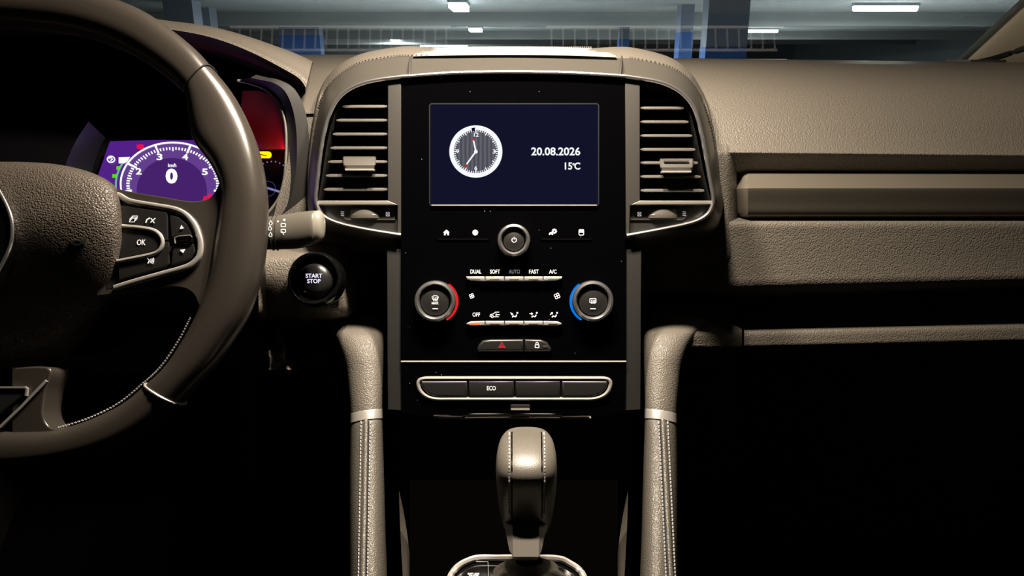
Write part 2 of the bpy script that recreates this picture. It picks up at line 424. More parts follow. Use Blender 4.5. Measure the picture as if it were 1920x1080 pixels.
# front face right, lower lip
cols = [1120, 1250, 1400, 1600, 1800, 1920, 2250]
rows = []
for py, h in ((402, .790), (408, .765), (414, .742), (422, .7365), (440, .735), (480, .732), (515, .729), (533, .7275), (545, .7305), (556, .748), (566, .79)):
    rows.append([PH(px, py - 16 * max(0, (px - 1250) / 670.) * max(0, (py - 480) / 60. if py > 480 else 0), h) for px in cols])
obj('front_panel', loft(rows, 40, 40), M_PAD, dash, sharp=60)
rows = []
for py, h in ((560, .81), (600, .775), (616, .752), (625, .741), (642, .7375), (654, .738), (665, .752), (690, .80), (760, .86), (900, .93), (1080, 1.0)):
    rows.append([PH(px, py - 14 * max(0, (px - 1300) / 620.), h) for px in [1395, 1450, 1600, 1800, 1920, 2250]])
obj('glove_box_lid', loft(rows, 40, 44), M_PAD, dash, sharp=60)
rows = []
for py, h in ((560, .81), (600, .775), (616, .752), (625, .741), (642, .7375), (654, .738), (665, .752), (690, .80), (760, .86), (900, .93)):
    rows.append([PH(px, py, h - e) for px, e in ((1222, .07), (1240, .07), (1280, .066), (1340, .048), (1375, .022), (1391, .006))])
obj('console_bridge', loft(rows, 20, 44), M_PAD, dash, sharp=60)
# left lower dash around the start button and below the column
rows = []
def knee_h(px, py, h):
    if px <= 440: return h + .30  # set far back so the area behind the wheel stays dark
    if 606 < py < 705:                                   # wedge shaped to catch the light as a lit triangle near the column
        e = abs(px - 522) / (8 + 20 * (py - 606) / 90.0)
        return h + (.10 if e > 1.25 else 0)
    if px > 630: return h + .0016 * (px - 630)
    return h
for py, h in ((436, .80), (448, .76), (462, .70), (478, .668), (500, .657), (560, .648), (580, .647), (592, .657), (604, .70), (612, .675), (650, .655), (688, .645), (697, .66), (720, .80), (900, .9)):
    rows.append([PH(px, py, knee_h(px, py, h)) for px in (-300, 0, 300, 420, 470, 500, 510, 522, 534, 545, 575, 640, 665, 690, 720, 760)])
obj('knee_panel', loft(rows, 70, 60), M_PAD, dash, sharp=60)
rows = []
for py, h in ((250, .785), (268, .764), (283, .7525), (300, .750), (350, .746), (390, .741), (420, .7355), (450, .732), (485, .7285), (505, .74)):
    rows.append([PH(px, py, h + e) for px, e in ((1290, .0), (1330, .0), (1355, 0), (1368, .002), (1378, .012), (1384, .03))])
obj('pad_link', loft(rows, 20, 30), M_PAD, dash, sharp=60)
# satin decor bar, right
cols = [(1380, 1.0), (1388, .55), (1396, .22), (1406, .04), (1420, 0), (1600, 0), (1800, 0), (1920, 0), (2250, 0)]
rows = []
for py, h, q in ((321, .790, 0), (321, .771, 0), (323, .766, 0), (336, .752, 0), (348, .738, 0), (351.5, .734, 0), (356, .7335, 0), (380, .7365, 0), (400, .739, 0), (406, .743, 0), (411, .757, 0), (413, .785, 0)):
    r = []
    for px, e in cols:
        yy = py + (372 - py) * .12 * e * (1 if py > 330 else .0)
        r.append(PH(px, yy, h + (.03 * e if h < .77 else 0) * (1 if py > 325 else .3)))
    rows.append(r)
obj('decor_bar', loft(rows, 80, 46), M_TRIMBAR, dash, sharp=60, label='warm satin grey decor bar with light scratches')
bm = loft([[HZ(x, h, -.022) for x in (-.78, -.3, .3, .78)] for h in (1.09, 1.15, 1.21)])
obj('cowl_deck', bm, M_BLACK, dash)
# windscreen demister grilles (the glass mirrors them) and corner speaker
M_DEM = plain('demister plastic', (.75, .78, .82), .55)
for x0, x1, lab in ((-.415, -.09, 'demister grille under the glass left of centre'), (.05, .40, 'demister grille under the glass right of centre')):
    t = thing('demister_grille', lab, 'grille', HZ((x0 + x1) / 2, 1.15, -.01), 'demister grilles')
    z = -.001
    for h0, h1, a, c in ((1.135, 1.139, x0, x1), (1.172, 1.176, x0, x1)):
        obj('rail', tube([HZ(a, (h0 + h1) / 2, z), HZ(c, (h0 + h1) / 2, z)], .0022, 6), M_DEM, t)
    bm = bmesh.new(); bm.faces.new([bm.verts.new(HZ(x, h, z - .006)) for x, h in ((x0, 1.134), (x1, 1.134), (x1, 1.178), (x0, 1.178))])
    obj('slot_floor', bm, M_BLACK, t)
    n = 20
    for k in range(n):
        u = (k + .5) / n; x = x0 + (x1 - x0) * u; ln = -.006 * (x / .4)
        obj('bar', tube([HZ(x + ln, 1.136, z), HZ(x - ln, 1.175, z)], .0016, 6), M_DEM, t)
hexp = [HZ(.68 + .045 * math.cos(math.radians(60 * k)), 1.145 + .03 * math.sin(math.radians(60 * k)), .0) for k in range(6)]
t = thing('corner_speaker', 'dark hexagonal speaker grille at the right corner of the dash', 'speaker', HZ(.68, 1.145, -.005))
bm = bmesh.new(); vv = [bm.verts.new(p) for p in hexp]; vb = [bm.verts.new(p + Vector((0, 0, -.004))) for p in hexp]; bm.faces.new(vv)
for k in range(6): bm.faces.new((vv[k], vb[k], vb[(k + 1) % 6], vv[(k + 1) % 6]))
obj('grille', bm, M_MATTE, t)

# ================================================================== CENTRE HOOD
hood = thing('center_hood', 'satin grey hood framing the screen and both air vents', 'dashboard hood', F(960, 300, .72))
ST = [((752, 441), (752, 467), None), ((690, 431), (690, 458), None), ((640, 420), (635, 446), None), ((610, 407), (600, 432), None), ((597, 390), (583, 410), None),
      ((593, 370), (577, 380), None), ((597, 330), (579, 330), (576, 330)), ((603, 280), (584, 280), (580, 275)), ((612, 235), (592, 230), (587, 222)), ((624, 203), (602, 190), (597, 178)),
      ((640, 180), (618, 160), (612, 146)), ((665, 163), (645, 135), (640, 119)), ((700, 152), (680, 117), (678, 101)), ((750, 145), (735, 107), (728, 91)), ((770, 143.5), (768, 105), (772, 87)),
      ((850, 138), (850, 106), (850, 93)), ((960, 136), (960, 105), (960, 92)), ((1070, 138), (1070, 107), (1070, 93)), ((1160, 143), (1163, 109), (1158, 88)), ((1180, 145), (1190, 111), (1200, 92)),
      ((1230, 153), (1250, 124), (1252, 106)), ((1262, 165), (1285, 144), (1287, 128)), ((1285, 182), (1307, 170), (1310, 158)), ((1302, 207), (1322, 203), (1327, 196)), ((1313, 245), (1335, 248), (1339, 246)),
      ((1322, 290), (1344, 298), (1347, 298)), ((1330, 335), (1350, 340), None), ((1336, 370), (1355, 378), None), ((1334, 388), (1352, 405), None), ((1322, 405), (1340, 432), None),
      ((1295, 418), (1300, 450), None), ((1240, 430), (1240, 460), None), ((1175, 442), (1175, 468), None)]
rC, rC2, rM, rO, rT, rB = [], [], [], [], [], []
rI = []
for i, (c, o, t) in enumerate(ST):
    top = min(1.0, max(0.0, (200 - c[1]) / 50.0))
    do = .742 - .024 * top
    rI.append(F(c[0], c[1], .690)); rC.append(F(c[0], c[1], .6765)); mx_, my_ = c[0] * .55 + o[0] * .45, c[1] * .55 + o[1] * .45
    rM.append(F(mx_, my_, .684 + .019 * top)); rO.append(F(o[0], o[1], do))
    if t: rT.append(F(t[0], t[1], .79 if top > .3 else .76)); rB.append(F(t[0], t[1] + 30 * top, .93))
    else: rT.append(F(o[0], o[1], .765)); rB.append(F(o[0], o[1], .80))
N = 160
bm = loft([rI, rC, rM, rO], N); 
obj('frame', bm, M_FRAME, hood, sharp=50)
def seg(r, a, b): return r[a:b]
# frame is smooth; the cap behind it is grained and has a seam
rows = [cr(r, N) for r in (rO, rT, rB)]
obj('cap', loft(rows, None, 14), M_PADF, hood, sharp=70)
Cs = cr(rC, 220)
bm = bmesh.new(); tube([p + Vector((0, -.0012, 0)) for p in Cs], .0017, 8, bm=bm)
obj('chrome_line', bm, M_CHROME, hood, label='thin bright chrome line')
# stitches along the seam, both upper corners
bm = bmesh.new(); Os = cr(rO, 520)
for i in range(140, 236, 1):
    if i % 2 == 0: p, q = Os[i], Os[i] + (Os[i + 1] - Os[i]) * .8; tube([p + Vector((0, -.001, .001)), q + Vector((0, -.001, .001))], .0008, 5, bm=bm)
for i in range(302, 400, 1):
    if i % 2 == 0: p, q = Os[i], Os[i] + (Os[i + 1] - Os[i]) * .8; tube([p + Vector((0, -.001, .001)), q + Vector((0, -.001, .001))], .0008, 5, bm=bm)
o = obj('stitching', bm, plain('seam thread', (.06, .055, .045), .7), hood, kind='stuff')
# joint lines of the frame at the screen corners
for a, c in (((768, 143), (770, 103)), ((1162, 143), (1166, 106))):
    bm = tube([F(a[0], a[1], .6775), F((a[0] + c[0]) / 2, a[1] * .5 + c[1] * .5, .685), F(c[0], c[1], .73)], .0013, 6)
    obj('joint', bm, M_MATTE, hood)
# ridged storage lid
lid = loft([[F(775 + 4 * k, 107 - 2.2 * k + (1 if 0 else 0), .7165 + .0098 * k), F(870, 105 - 2.2 * k, .7165 + .0098 * k), F(960, 104.5 - 2.2 * k, .7165 + .0098 * k), F(1060, 105.5 - 2.2 * k, .7165 + .0098 * k), F(1156 - 4 * k, 109 - 2.2 * k, .7165 + .0098 * k)] for k in range(8)], 40)
[setattr(v, 'co', v.co + Vector((0, -.004, -.0004))) for v in lid.verts]
lo = obj('storage_lid', lid, M_LID, hood, label='pale ridged storage lid')
for k in range(6):
    pth = [F(776 + 4 * (k + .6) , 107 - 2.2 * (k + .6), .7165 + .0098 * (k + .6)), F(870, 105 - 2.2 * (k + .6), .7165 + .0098 * (k + .6)), F(960, 104.5 - 2.2 * (k + .6), .7165 + .0098 * (k + .6)), F(1060, 105.5 - 2.2 * (k + .6), .7165 + .0098 * (k + .6)), F(1155 - 4 * (k + .6), 109 - 2.2 * (k + .6), .7165 + .0098 * (k + .6))]
    obj('ridge', tube(cr([p + Vector((0, -.004, .0)) for p in pth], 30), .0009, 5), M_LID, lo)
bm = bmesh.new()
for k in range(60):
    px = 872 + k * 4.0; p = F(px, 91.5 - .5 * math.sin(k / 60 * math.pi), .79); tube([p, p + Vector((0, 0, .0022))], .0008, 5, bm=bm)
obj('serration', bm, M_PADF, lo, kind='stuff')
# uprights between screen and vents, and lower side strips
S68 = facing(.68)
for nm, pts in (('upright', [(727, 158), (752, 148), (752, 441), (745, 441), (745, 384), (727, 376)]), ('upright', [(1172, 149), (1200, 158), (1200, 376), (1182, 384), (1180, 441), (1174, 441)])):
    obj(nm, prism(S68, pts, .002, -.04, .0008), M_FRAME if 0 else plain('upright plastic', (.025, .023, .020), .45), hood)
for pts in ([(725, 467), (752, 467), (752, 770), (727, 768)], [(1175, 468), (1203, 468), (1201, 768), (1173, 770)]):
    obj('side_strip', prism(S68, pts, -.002, -.05, .0008), plain('strip plastic', (.011, .0105, .01), .55), hood)

# ================================================================== AIR VENTS
def vent(side):
    L = side < 0
    def X(x): return x if L else 1924.5 - x * 1.0
    lab = 'left central air vent beside the steering wheel, with louvres and thumb wheel' if L else 'right central air vent beside the passenger dash, with louvres and thumb wheel'
    t = thing('air_vent', lab, 'air vent', F(X(665), 384, .69), 'central air vents')
    if L: edge = [(690, 160), (655, 174), (637, 194), (622, 230), (612, 275), (604, 330), (596, 376)]; xin = 727
    else: edge = [(1240, 162), (1268, 174), (1287, 194), (1301, 235), (1311, 280), (1321, 330), (1333, 376)]; xin = 1200
    out = smooth2(edge, 22) + [(xin, 376), (xin, 158)]
    bm = bmesh.new(); fr_ = [F(x, y, .684) for x, y in out]; bk = [p + Vector((0, .055, 0)) for p in fr_]
    grid(bm, [fr_, bk], True); bm.faces.new([bm.verts.new(p) for p in bk])
    obj('duct', bm, M_BLACK, t)
    def ex(y):
        pts = smooth2(edge, 60)
        return min(pts, key=lambda p: abs(p[1] - y))[0]
    ys = (175, 199, 225, 251, 277, 303, 329, 355) if L else (178, 202, 228, 254, 280, 305, 331, 357)
    for k, y in enumerate(ys):
        a, b_ = sorted((ex(y - 2) + (7 if L else -7), xin + (-1 if L else 1)))
        rows = []
        for off, yy, th in ((0, y + 1.5, 2.6), (.0006, y + .6, 5.2), (.003, y - .6, 6.6), (.016, y - 4, 5.4), (.026, y - 8, 1.0)):
            dd = .6835 + off; h = th / 2
            rows.append([(yy - h, dd), (yy + h, dd)])
        prof = [r[0] for r in rows] + [r[1] for r in rows[::-1]]
        if k == 0: prof = [(yy, dd + .02) for yy, dd in prof]
        bm = bmesh.new(); kk = .6835 / FPX
        secs = []
        for x, s in ((a, .55), (a + 6, 1), (b_ - 6, 1), (b_, .7)):
            secs.append([Vector(((x - 960) * kk, dd, (540 - (y + (yy - y) * s)) * kk)) for yy, dd in prof])
        grid(bm, secs, True)
        for s in (secs[0], secs[-1]): bm.faces.new([bm.verts.new(p) for p in s])
        obj('slat', bm, M_SLAT, t)
    # ledge under the louvres
    led = [(596, 376), (727, 376), (746, 384), (596, 384)] if L else [(1200, 376), (1333, 376), (1335, 383), (1182, 384)]
    obj('ledge', prism(facing(.680), led, .004, -.02, .0008), M_SILVER, t)
    low = [(597, 385), (747, 385), (752, 440), (690, 430), (640, 418), (612, 405), (600, 393)] if L else [(1181, 385), (1335, 385), (1331, 393), (1320, 404), (1294, 416), (1240, 429), (1176, 440)]
    obj('lower_plate', prism(facing(.684), low, 0, -.02), plain('vent plate', (.016, .015, .0135), .4), t)
    rec = [(634, 389), (741, 389), (741, 411), (650, 411), (640, 403)] if L else [(1182, 389), (1296, 389), (1288, 404), (1280, 411), (1182, 411)]
    ro = obj('recess', prism(facing(.684), rec, .0012, -.004), M_BLACK, t)
    ln = [(640, 403), (650, 411.5), (741, 411.5)] if L else [(1182, 411.5), (1280, 411.5), (1290, 403)]
    obj('recess_edge', ribbon(facing(.684), ln, 1.6, .0016, .001), M_FRAME, ro)
    # thumb wheel: knurled disc, axis up the fascia
    cx = 686 if L else 1240; c = F(cx, 402, .6885); R = 33 * .684 / FPX
    bm = bmesh.new(); rows = []
    n = 72
    for zz, rr in ((.0046, R * .90), (.0036, R * .97), (-.0005, R * .99), (-.0012, R * 1.03), (-.004, R * 1.0), (-.0046, R * .9)):
        rows.append([c + Vector((math.cos(2 * math.pi * k / n) * rr * (1 + (.012 if k % 2 else -.012) * (zz > -.001)), math.sin(2 * math.pi * k / n) * rr * .62, zz)) for k in range(n)])
    V = grid(bm, rows, True); bm.faces.new(V[0]); bm.faces.new(V[-1])
    obj('thumb_wheel', bm, plain('thumb wheel plastic', (.07, .065, .055), .45), t)
    # closed / open marks
    Sx = facing(.6826); bx = 727 if L else 1199
    bm = ribbon(Sx, [(bx - 3, 398), (bx + 3, 398), (bx + 3, 405), (bx - 3, 405)], 1.2, 0.0004, .0003, True); ribbon(Sx, [(bx - 3, 398), (bx + 3, 405)], 1, .0004, .0003, bm=bm); ribbon(Sx, [(bx - 3, 405), (bx + 3, 398)], 1, .0004, .0003, bm=bm)
    obj('closed_mark', bm, M_WHITE, t)
    wx = 642 if L else 1283; bm = bmesh.new()
    for k in range(3): ribbon(Sx, [(wx - 3, 397.5 + k * 3.2), (wx - 1, 396.5 + k * 3.2), (wx + 1, 398 + k * 3.2), (wx + 3, 397 + k * 3.2)], 1.2, .0006, .0003, bm=bm)
    obj('open_mark', bm, M_WHITE, t)
    # sliding tab on the louvres
    tx0, tx1, ty0 = (643, 705, 293) if L else (1237, 1300, 297)
    dd = .676; rows = []
    for y, d0, ins in ((ty0, dd + .012, 2), (ty0 + 2, dd + .004, 0), (ty0 + 12, dd, 0), (ty0 + 17, dd - .001, 1), (ty0 + 22, dd + .001, 2), (ty0 + 24, dd + .012, 3)):
        rows.append([F(tx0 + ins, y, d0 + .012), F(tx0 + ins, y, d0 + .001), F(tx0 + ins + 2, y, d0), F(tx1 - ins - 2, y, d0), F(tx1 - ins, y, d0 + .001), F(tx1 - ins, y, d0 + .012)])
    tab = obj('slide_tab', loft(rows), plain('tab plastic', (.055, .05, .043), .35), t, sharp=30)
    obj('tab_edge', ribbon(facing(dd), [(tx0 + 4, ty0 + 24.5), (tx1 - 4, ty0 + 24.5)], 3.2, .0025, .006), M_SATIN, tab)
    if not L: obj('tab_slot', ribbon(facing(dd), [(tx0 + 8, ty0 + 5), (tx1 - 8, ty0 + 5)], 2, .0006, .002), M_MATTE, tab)
vent(-1); vent(1)

# ================================================================== INFOTAINMENT + CLIMATE FASCIA
pan = thing('infotainment_fascia', 'gloss black centre fascia with clock screen, three knobs and climate buttons', 'control panel', F(962, 678, .685))
obj('faceplate', prism(S68, [(752.5, 146), (800, 142.5), (850, 139.5), (905, 138), (960, 137.5), (1015, 138), (1070, 139.5), (1120, 142), (1171.5, 146), (1174, 676), (751, 676)], .001, -.05, .0006), M_GLOSS, pan)
sc = obj('screen', prism(S68, rrect(806, 195, 1122, 384.5, 4), .0018, -.002), M_SCREEN, pan, label='navy display showing an analogue clock, date and temperature')
bm = bmesh.new(); ribbon(S68, rrect(805.5, 194.5, 1122.5, 385, 4.5), 2.0, .0026, .002, True, bm=bm)
obj('screen_frame', bm, plain('screen rim', (.012, .012, .012), .3), sc)
obj('screen_lower_edge', ribbon(S68, [(809, 384.6), (1119, 384.6)], 1.8, .0034, .001), M_SATIN, sc)
# clock
o_ = .0022
CX, CY = 892.2, 284
m, nt, b = nodes('clock dial stripes')
tc = nt.nodes.new('ShaderNodeTexCoord'); wv = nt.nodes.new('ShaderNodeTexWave'); wv.inputs['Scale'].default_value = 80; wv.inputs['Distortion'].default_value = 1.2; wv.bands_direction = 'X'
rp = nt.nodes.new('ShaderNodeValToRGB'); rp.color_ramp.elements[0].color = (.055, .055, .075, 1); rp.color_ramp.elements[1].color = (.11, .115, .145, 1)
nt.links.new(tc.outputs['Object'], wv.inputs['Vector']); nt.links.new(wv.outputs['Fac'], rp.inputs[0]); nt.links.new(rp.outputs[0], b.inputs['Emission Color'])
b.inputs['Emission Strength'].default_value = 1.0; b.inputs['Base Color'].default_value = (0, 0, 0, 1); b.inputs['Specular IOR Level'].default_value = .05
obj('clock_dial', prism(S68, circ(CX, CY, 43, 42), o_, .0015), m, sc)
ring = smooth2(circ(CX, CY, 45.6, 44.8, 64), 96, True)
obj('clock_ring', ribbon(S68, ring, 8.2, o_ + .0003, .0003, True), M_SCRW, sc)
bm = bmesh.new()
for k in range(60):
    a = math.radians(6 * k); r0, r1 = (35.5, 42) if k % 5 == 0 else (37.8, 41)
    ribbon(S68, [(CX + r0 * math.sin(a), CY - r0 * .985 * math.cos(a)), (CX + r1 * math.sin(a), CY - r1 * .985 * math.cos(a))], 2.0 if k % 5 == 0 else 1.6, o_ + .0004, .0002, bm=bm)
obj('clock_ticks', bm, M_SCRW, sc, kind='stuff')
for s, x, y, ww in (('12', 893, 252.5, 9), ('3', 926.5, 284, 5.5), ('6', 892.2, 315, 5.5), ('9', 858, 283.5, 5.5)): obj('clock_numeral', text_bm(S68, s, x - ww / 2, x + ww / 2, y - 3.8, y + 3.8, o_ + .0005, .02), M_SCRW, sc)
def hand(ang, L, red, nm):
    a = math.radians(ang); dx, dy_ = math.sin(a), -math.cos(a)
    h = obj(nm, ribbon(S68, [(CX, CY), (CX + dx * L * (1 - red), CY + dy_ * L * (1 - red))], 2.7, o_ + .0008, .0003), M_SCRW, sc)
    obj(nm + '_tip', ribbon(S68, [(CX + dx * L * (1 - red), CY + dy_ * L * (1 - red)), (CX + dx * L, CY + dy_ * L)], 3.0, o_ + .0008, .0003), M_SCRR, sc)
hand(-12, 25, .16, 'hour_hand'); hand(216, 35, .16, 'minute_hand')
obj('clock_hub', prism(S68, circ(CX, CY, 3.4, n=20), o_ + .0012, o_), M_SCRW, sc)
obj('clock_ring_notch', prism(S68, [(884, 240), (891, 239), (890, 246), (885, 246)], o_ + .0009, o_), M_SCREEN, sc)
obj('date_lettering', text_bm(S68, '20.08.2026', 996, 1088, 276, 291.5, o_ + .0004, .022), M_SCRW, sc)
bm = text_bm(S68, '15', 1059, 1073, 304.5, 318, o_ + .0004, .022); text_bm(S68, 'C', 1077, 1088, 304.5, 318, o_ + .0004, .022, bm=bm)
ribbon(S68, circ(1075.5, 308, 1.6, n=14), 1.3, o_ + .0004, .0003, True, bm=bm)
obj('temperature_lettering', bm, M_SCRW, sc)
# icons
def icon(nm, bm, mat=M_WHITE, par=pan): return obj(nm, bm, mat, par)
oi = .0016
icon('home_icon', polys(S68, [[(837, 430.5), (843, 436), (841.5, 436), (841.5, 441), (838.6, 441), (838.6, 437.5), (835.6, 437.5), (835.6, 441), (832.7, 441), (832.7, 436), (831, 436)]], oi))
bm = ribbon(S68, circ(891, 436, 4.6, n=28), 1.3, oi, .0003, True)
prism(S68, [(891 - 5 * math.sin(a), 436 - 5 * math.cos(a)) for a in [math.pi * k / 12 for k in range(13)]] + [(893, 438.8), (893.6, 436), (893, 433.2)], oi, oi - .0003, bm=bm)
icon('contrast_icon', bm)
bm = ribbon(S68, circ(1039.5, 433.5, 2.6, n=18), 1.8, oi, .0003, True)
for k in range(8):
    a = math.pi / 4 * k; ribbon(S68, [(1039.5 + 3 * math.cos(a), 433.5 + 3 * math.sin(a)), (1039.5 + 4.9 * math.cos(a), 433.5 + 4.9 * math.sin(a))], 1.7, oi, .0003, bm=bm)
polys(S68, [[(1029.5, 440.5), (1029.5, 437.5), (1031.5, 435.3), (1035, 435.3), (1037, 437.5), (1037, 440.5), (1035, 440.5), (1034, 439.2), (1032, 439.2), (1031, 440.5)]], oi, bm=bm)
icon('car_settings_icon', bm)
bm = ribbon(S68, rrect(1085.6, 430.6, 1094.4, 440.6, 1.2), 1.2, oi, .0003, True); polys(S68, [[(1086.5, 431.5), (1093.5, 431.5), (1093.5, 436.2), (1086.5, 436.2)]], oi, bm=bm)
icon('page_icon', bm)
for x0, x1 in ((818, 918), (1012, 1112)):
    obj('touch_ledge', prism(S68, [(x0, 447.5), (x1, 447.5), (x1 - 6, 450.5), (x0 + 6, 450.5)], .0022, .0005, .0005), M_GLOSS2, pan)
# power knob and the two temperature knobs
def knob(cx, cy, R, r, nm, lab):
    k = obj(nm, revolve(S68, cx, cy, [(R, -.001), (R + .3, .004), (R, .010), (R - 1.5, .0128), (R - (R - r) * .5, .0135), (r + 2.5, .0115), (r + .8, .0075), (r + .6, .002)], 72), M_CHROME, pan, label=lab)
    obj('cap', revolve(S68, cx, cy, [(.01, .0112), (r * .6, .0110), (r - 1.5, .0100), (r - .3, .0086), (r, .002)], 56), M_BTN, k)
    return k, facing(.68 - .0116)
k, S = knob(963.5, 450, 31, 20.5, 'power_knob', 'chrome ringed power knob')
bm = ribbon(S, [(964 + 4.2 * math.sin(a), 450 - 4.2 * math.cos(a)) for a in [math.radians(32 + 296 * i / 24) for i in range(25)]], 1.3, 0, .0003); ribbon(S, [(964, 444.5), (964, 449)], 1.3, 0, .0003, bm=bm)
obj('power_icon', bm, M_WHITE, k)
def arc_ring(cx, cy, a0, a1, mat, par):
    obj('ring_light', revolve(S68, cx, cy, [(36, .0015), (36, .0042), (40, .0042), (40.8, .0015)], 40, a0=a0, a1=a1), mat, par)
k, S = knob(815, 565, 38.9, 27.5, 'temperature_knob', 'chrome knob with red arc, marked MAX')
arc_ring(818.6, 565, -62, 55, M_RED, k)
bm = ribbon(S, [(810, 557), (813, 554.6), (819, 554.6), (822, 557), (820, 562), (812, 562)], 1.3, 0, .0003, True)
for x in (813, 816, 819): ribbon(S, [(x, 557.5), (x + .8, 560), (x, 562), (x + .6, 565)], 1.1, .0002, .0003, bm=bm)
obj('demist_icon', bm, M_WHITE, k)
obj('lettering', text_bm(S, 'MAX', 809.5, 822, 566.2, 570.8, 0, .02), M_WHITE, k); obj('mark', ribbon(S, [(811, 579), (821, 579)], 1.3, 0, .0003), M_WHITE, k)
k, S = knob(1112.5, 565, 38.9, 27.5, 'temperature_knob', 'chrome knob with blue arc')
arc_ring(1109, 565, 125, 242, M_BLUE, k)
bm = ribbon(S, rrect(1106, 560, 1117.5, 567.5, 1), 1.3, 0, .0003, True)
for x in (1109, 1112, 1115): ribbon(S, [(x - .3, 562), (x + .5, 564.5), (x - .3, 566.5), (x + .3, 569.5)], 1.1, .0002, .0003, bm=bm)
obj('rear_demist_icon', bm, M_WHITE, k); obj('mark', ribbon(S, [(1107, 579), (1117, 579)], 1.3, 0, .0003), M_WHITE, k)
# two rows of thin metal buttons
def brow(y, first, last):
    for i in range(5):
        x0 = 873 + 36.4 * i + .6; x1 = 873 + 36.4 * (i + 1) - .6
        if i == 0: pts = first(x0, x1, y)
        elif i == 4: pts = last(x0, x1, y)
        else: pts = [(x0, y - 4.5), (x1, y - 4.5), (x1, y + 4), (x0, y + 4)]
        bt = obj('climate_button', prism(S68, pts, .006, -.002, .0013, 3), M_SATIN, pan)
        lit = y > 560 and i == 0
        obj('indicator', ribbon(facing(.68), [((x0 + x1) / 2 - 9, y + 1), ((x0 + x1) / 2 + 9, y + 1)], 3.0 if lit else 1.2, .0064, .0006), M_OFF if lit else M_MATTE, bt)
brow(523, lambda a, b, y: [(a, y - 4.5), (b, y - 4.5), (b, y + 4), (a + 10, y + 3.2), (a + 2, y + .5)], lambda a, b, y: [(a, y - 4.5), (b, y - 4.5), (b - 1, y), (b - 10, y + 3), (a, y + 4)])
brow(606.5, lambda a, b, y: [(a + 9, y - 3.6), (b, y - 4.5), (b, y + 4), (a + 9, y + 4), (a + 1, y + 1.5), (a + 2, y - .8)], lambda a, b, y: [(a, y - 4.5), (b - 9, y - 3.6), (b - 2, y - .8), (b - 1, y + 1.5), (b - 9, y + 4), (a, y + 4)])
for s, x0, x1, mt in (('DUAL', 882, 902.5, M_WHITE), ('SOFT', 919, 937.5, M_WHITE), ('AUTO', 954, 975, M_DIM), ('FAST', 992, 1010, M_WHITE), ('A/C', 1029.5, 1043.5, M_WHITE)):
    obj('lettering', text_bm(S68, s, x0, x1, 505.5, 513, oi, .008), mt, pan)
obj('lettering', text_bm(S68, 'OFF', 886, 900, 586, 593.5, oi, .008), M_WHITE, pan)
# fan marks
for x, y, r in ((884.5, 555, 4.2), (1044.5, 555, 5.2)):
    bm = bmesh.new()
    for k in range(4):
        a = math.pi / 2 * k + .35; ribbon(S68, circ(x + r * .62 * math.cos(a), y + r * .62 * math.sin(a), r * .45, n=12), 1.2, oi, .0003, True, bm=bm)
    icon('fan_icon', bm)
# recirculation car and three seat airflow icons
bm = ribbon(S68, [(919, 594), (919.5, 590), (925, 588.5), (929, 585.3), (936, 585.3)], 1.3, oi, .0003); ribbon(S68, circ(923.2, 593.5, 2, n=14), 1.2, oi, .0003, True, bm=bm)
ribbon(S68, [(926.5, 594), (935, 594)], 1.2, oi, .0003, bm=bm); ribbon(S68, [(937, 590), (929, 590), (931, 588)], 1.2, oi, .0003, bm=bm); ribbon(S68, [(929, 590), (931, 592)], 1.2, oi, .0003, bm=bm)
icon('recirculation_icon', bm)
for i, (x, ang) in enumerate(((963.5, 45), (1000, 0), (1038, -40))):
    bm = polys(S68, [circ(x + 6.5, 586.6, 1.7, n=14)], oi); ribbon(S68, [(x + 5.5, 590), (x + 3.2, 594), (x - 1, 592.5), (x - 3, 595)], 2.2, oi, .0003, bm=bm)
    a = math.radians(ang); cx, cy = x - 4.2, 588.2; dx, dy_ = math.cos(a), math.sin(a)
    ribbon(S68, [(cx - 3 * dx, cy - 3 * dy_), (cx + 1.5 * dx, cy + 1.5 * dy_)], 1.6, oi, .0003, bm=bm)
    polys(S68, [[(cx + 4 * dx, cy + 4 * dy_), (cx + .6 * dx - 2.6 * dy_, cy + .6 * dy_ + 2.6 * dx), (cx + .6 * dx + 2.6 * dy_, cy + .6 * dy_ - 2.6 * dx)]], oi, bm=bm)
    icon('airflow_icon', bm)
# hazard and lock buttons
hz = obj('hazard_button', prism(S68, [(905, 638.5), (920, 636.5), (981.6, 636.2), (981.6, 659), (897, 659), (894.5, 655), (897, 647)], .005, -.003, .0022, 3), M_BTN, pan, label='black hazard button with red triangle')
S = facing(.68 - .0053); bm = ribbon(S, [(941, 641.5), (947.4, 652), (934.6, 652)], 1.2, 0, .0003, True); ribbon(S, [(941, 645.5), (943.8, 650), (938.2, 650)], 1.1, 0, .0003, True, bm=bm)
obj('triangle', bm, M_REDP, hz)
lk = obj('lock_button', prism(S68, [(983.4, 636.2), (1014, 636.8), (1026, 642), (1033, 652), (1034, 657), (1030, 659), (983.4, 659)], .005, -.003, .0022, 3), M_BTN, pan, label='black button with padlock mark')
bm = ribbon(S, rrect(1003.5, 646.5, 1010.5, 652, .8), 1.4, 0, .0003, True); ribbon(S, [(1004.8, 646), (1004.8, 643.2), (1007, 641.8), (1009.2, 643.2), (1009.2, 646)], 1.3, 0, .0003, bm=bm)
obj('padlock_icon', bm, M_WHITE, lk); obj('indicator', prism(S, [(1018, 647.5), (1026.5, 647.5), (1026.5, 651.5), (1018, 651.5)], .0002, -.0003), M_FRAME, lk)
obj('button_surround', ribbon(S68, [(892, 663), (894, 659), (905, 661), (1022, 661), (1034, 660), (1036.5, 664)], 1.4, .0018, .001), M_GLOSS2, pan)
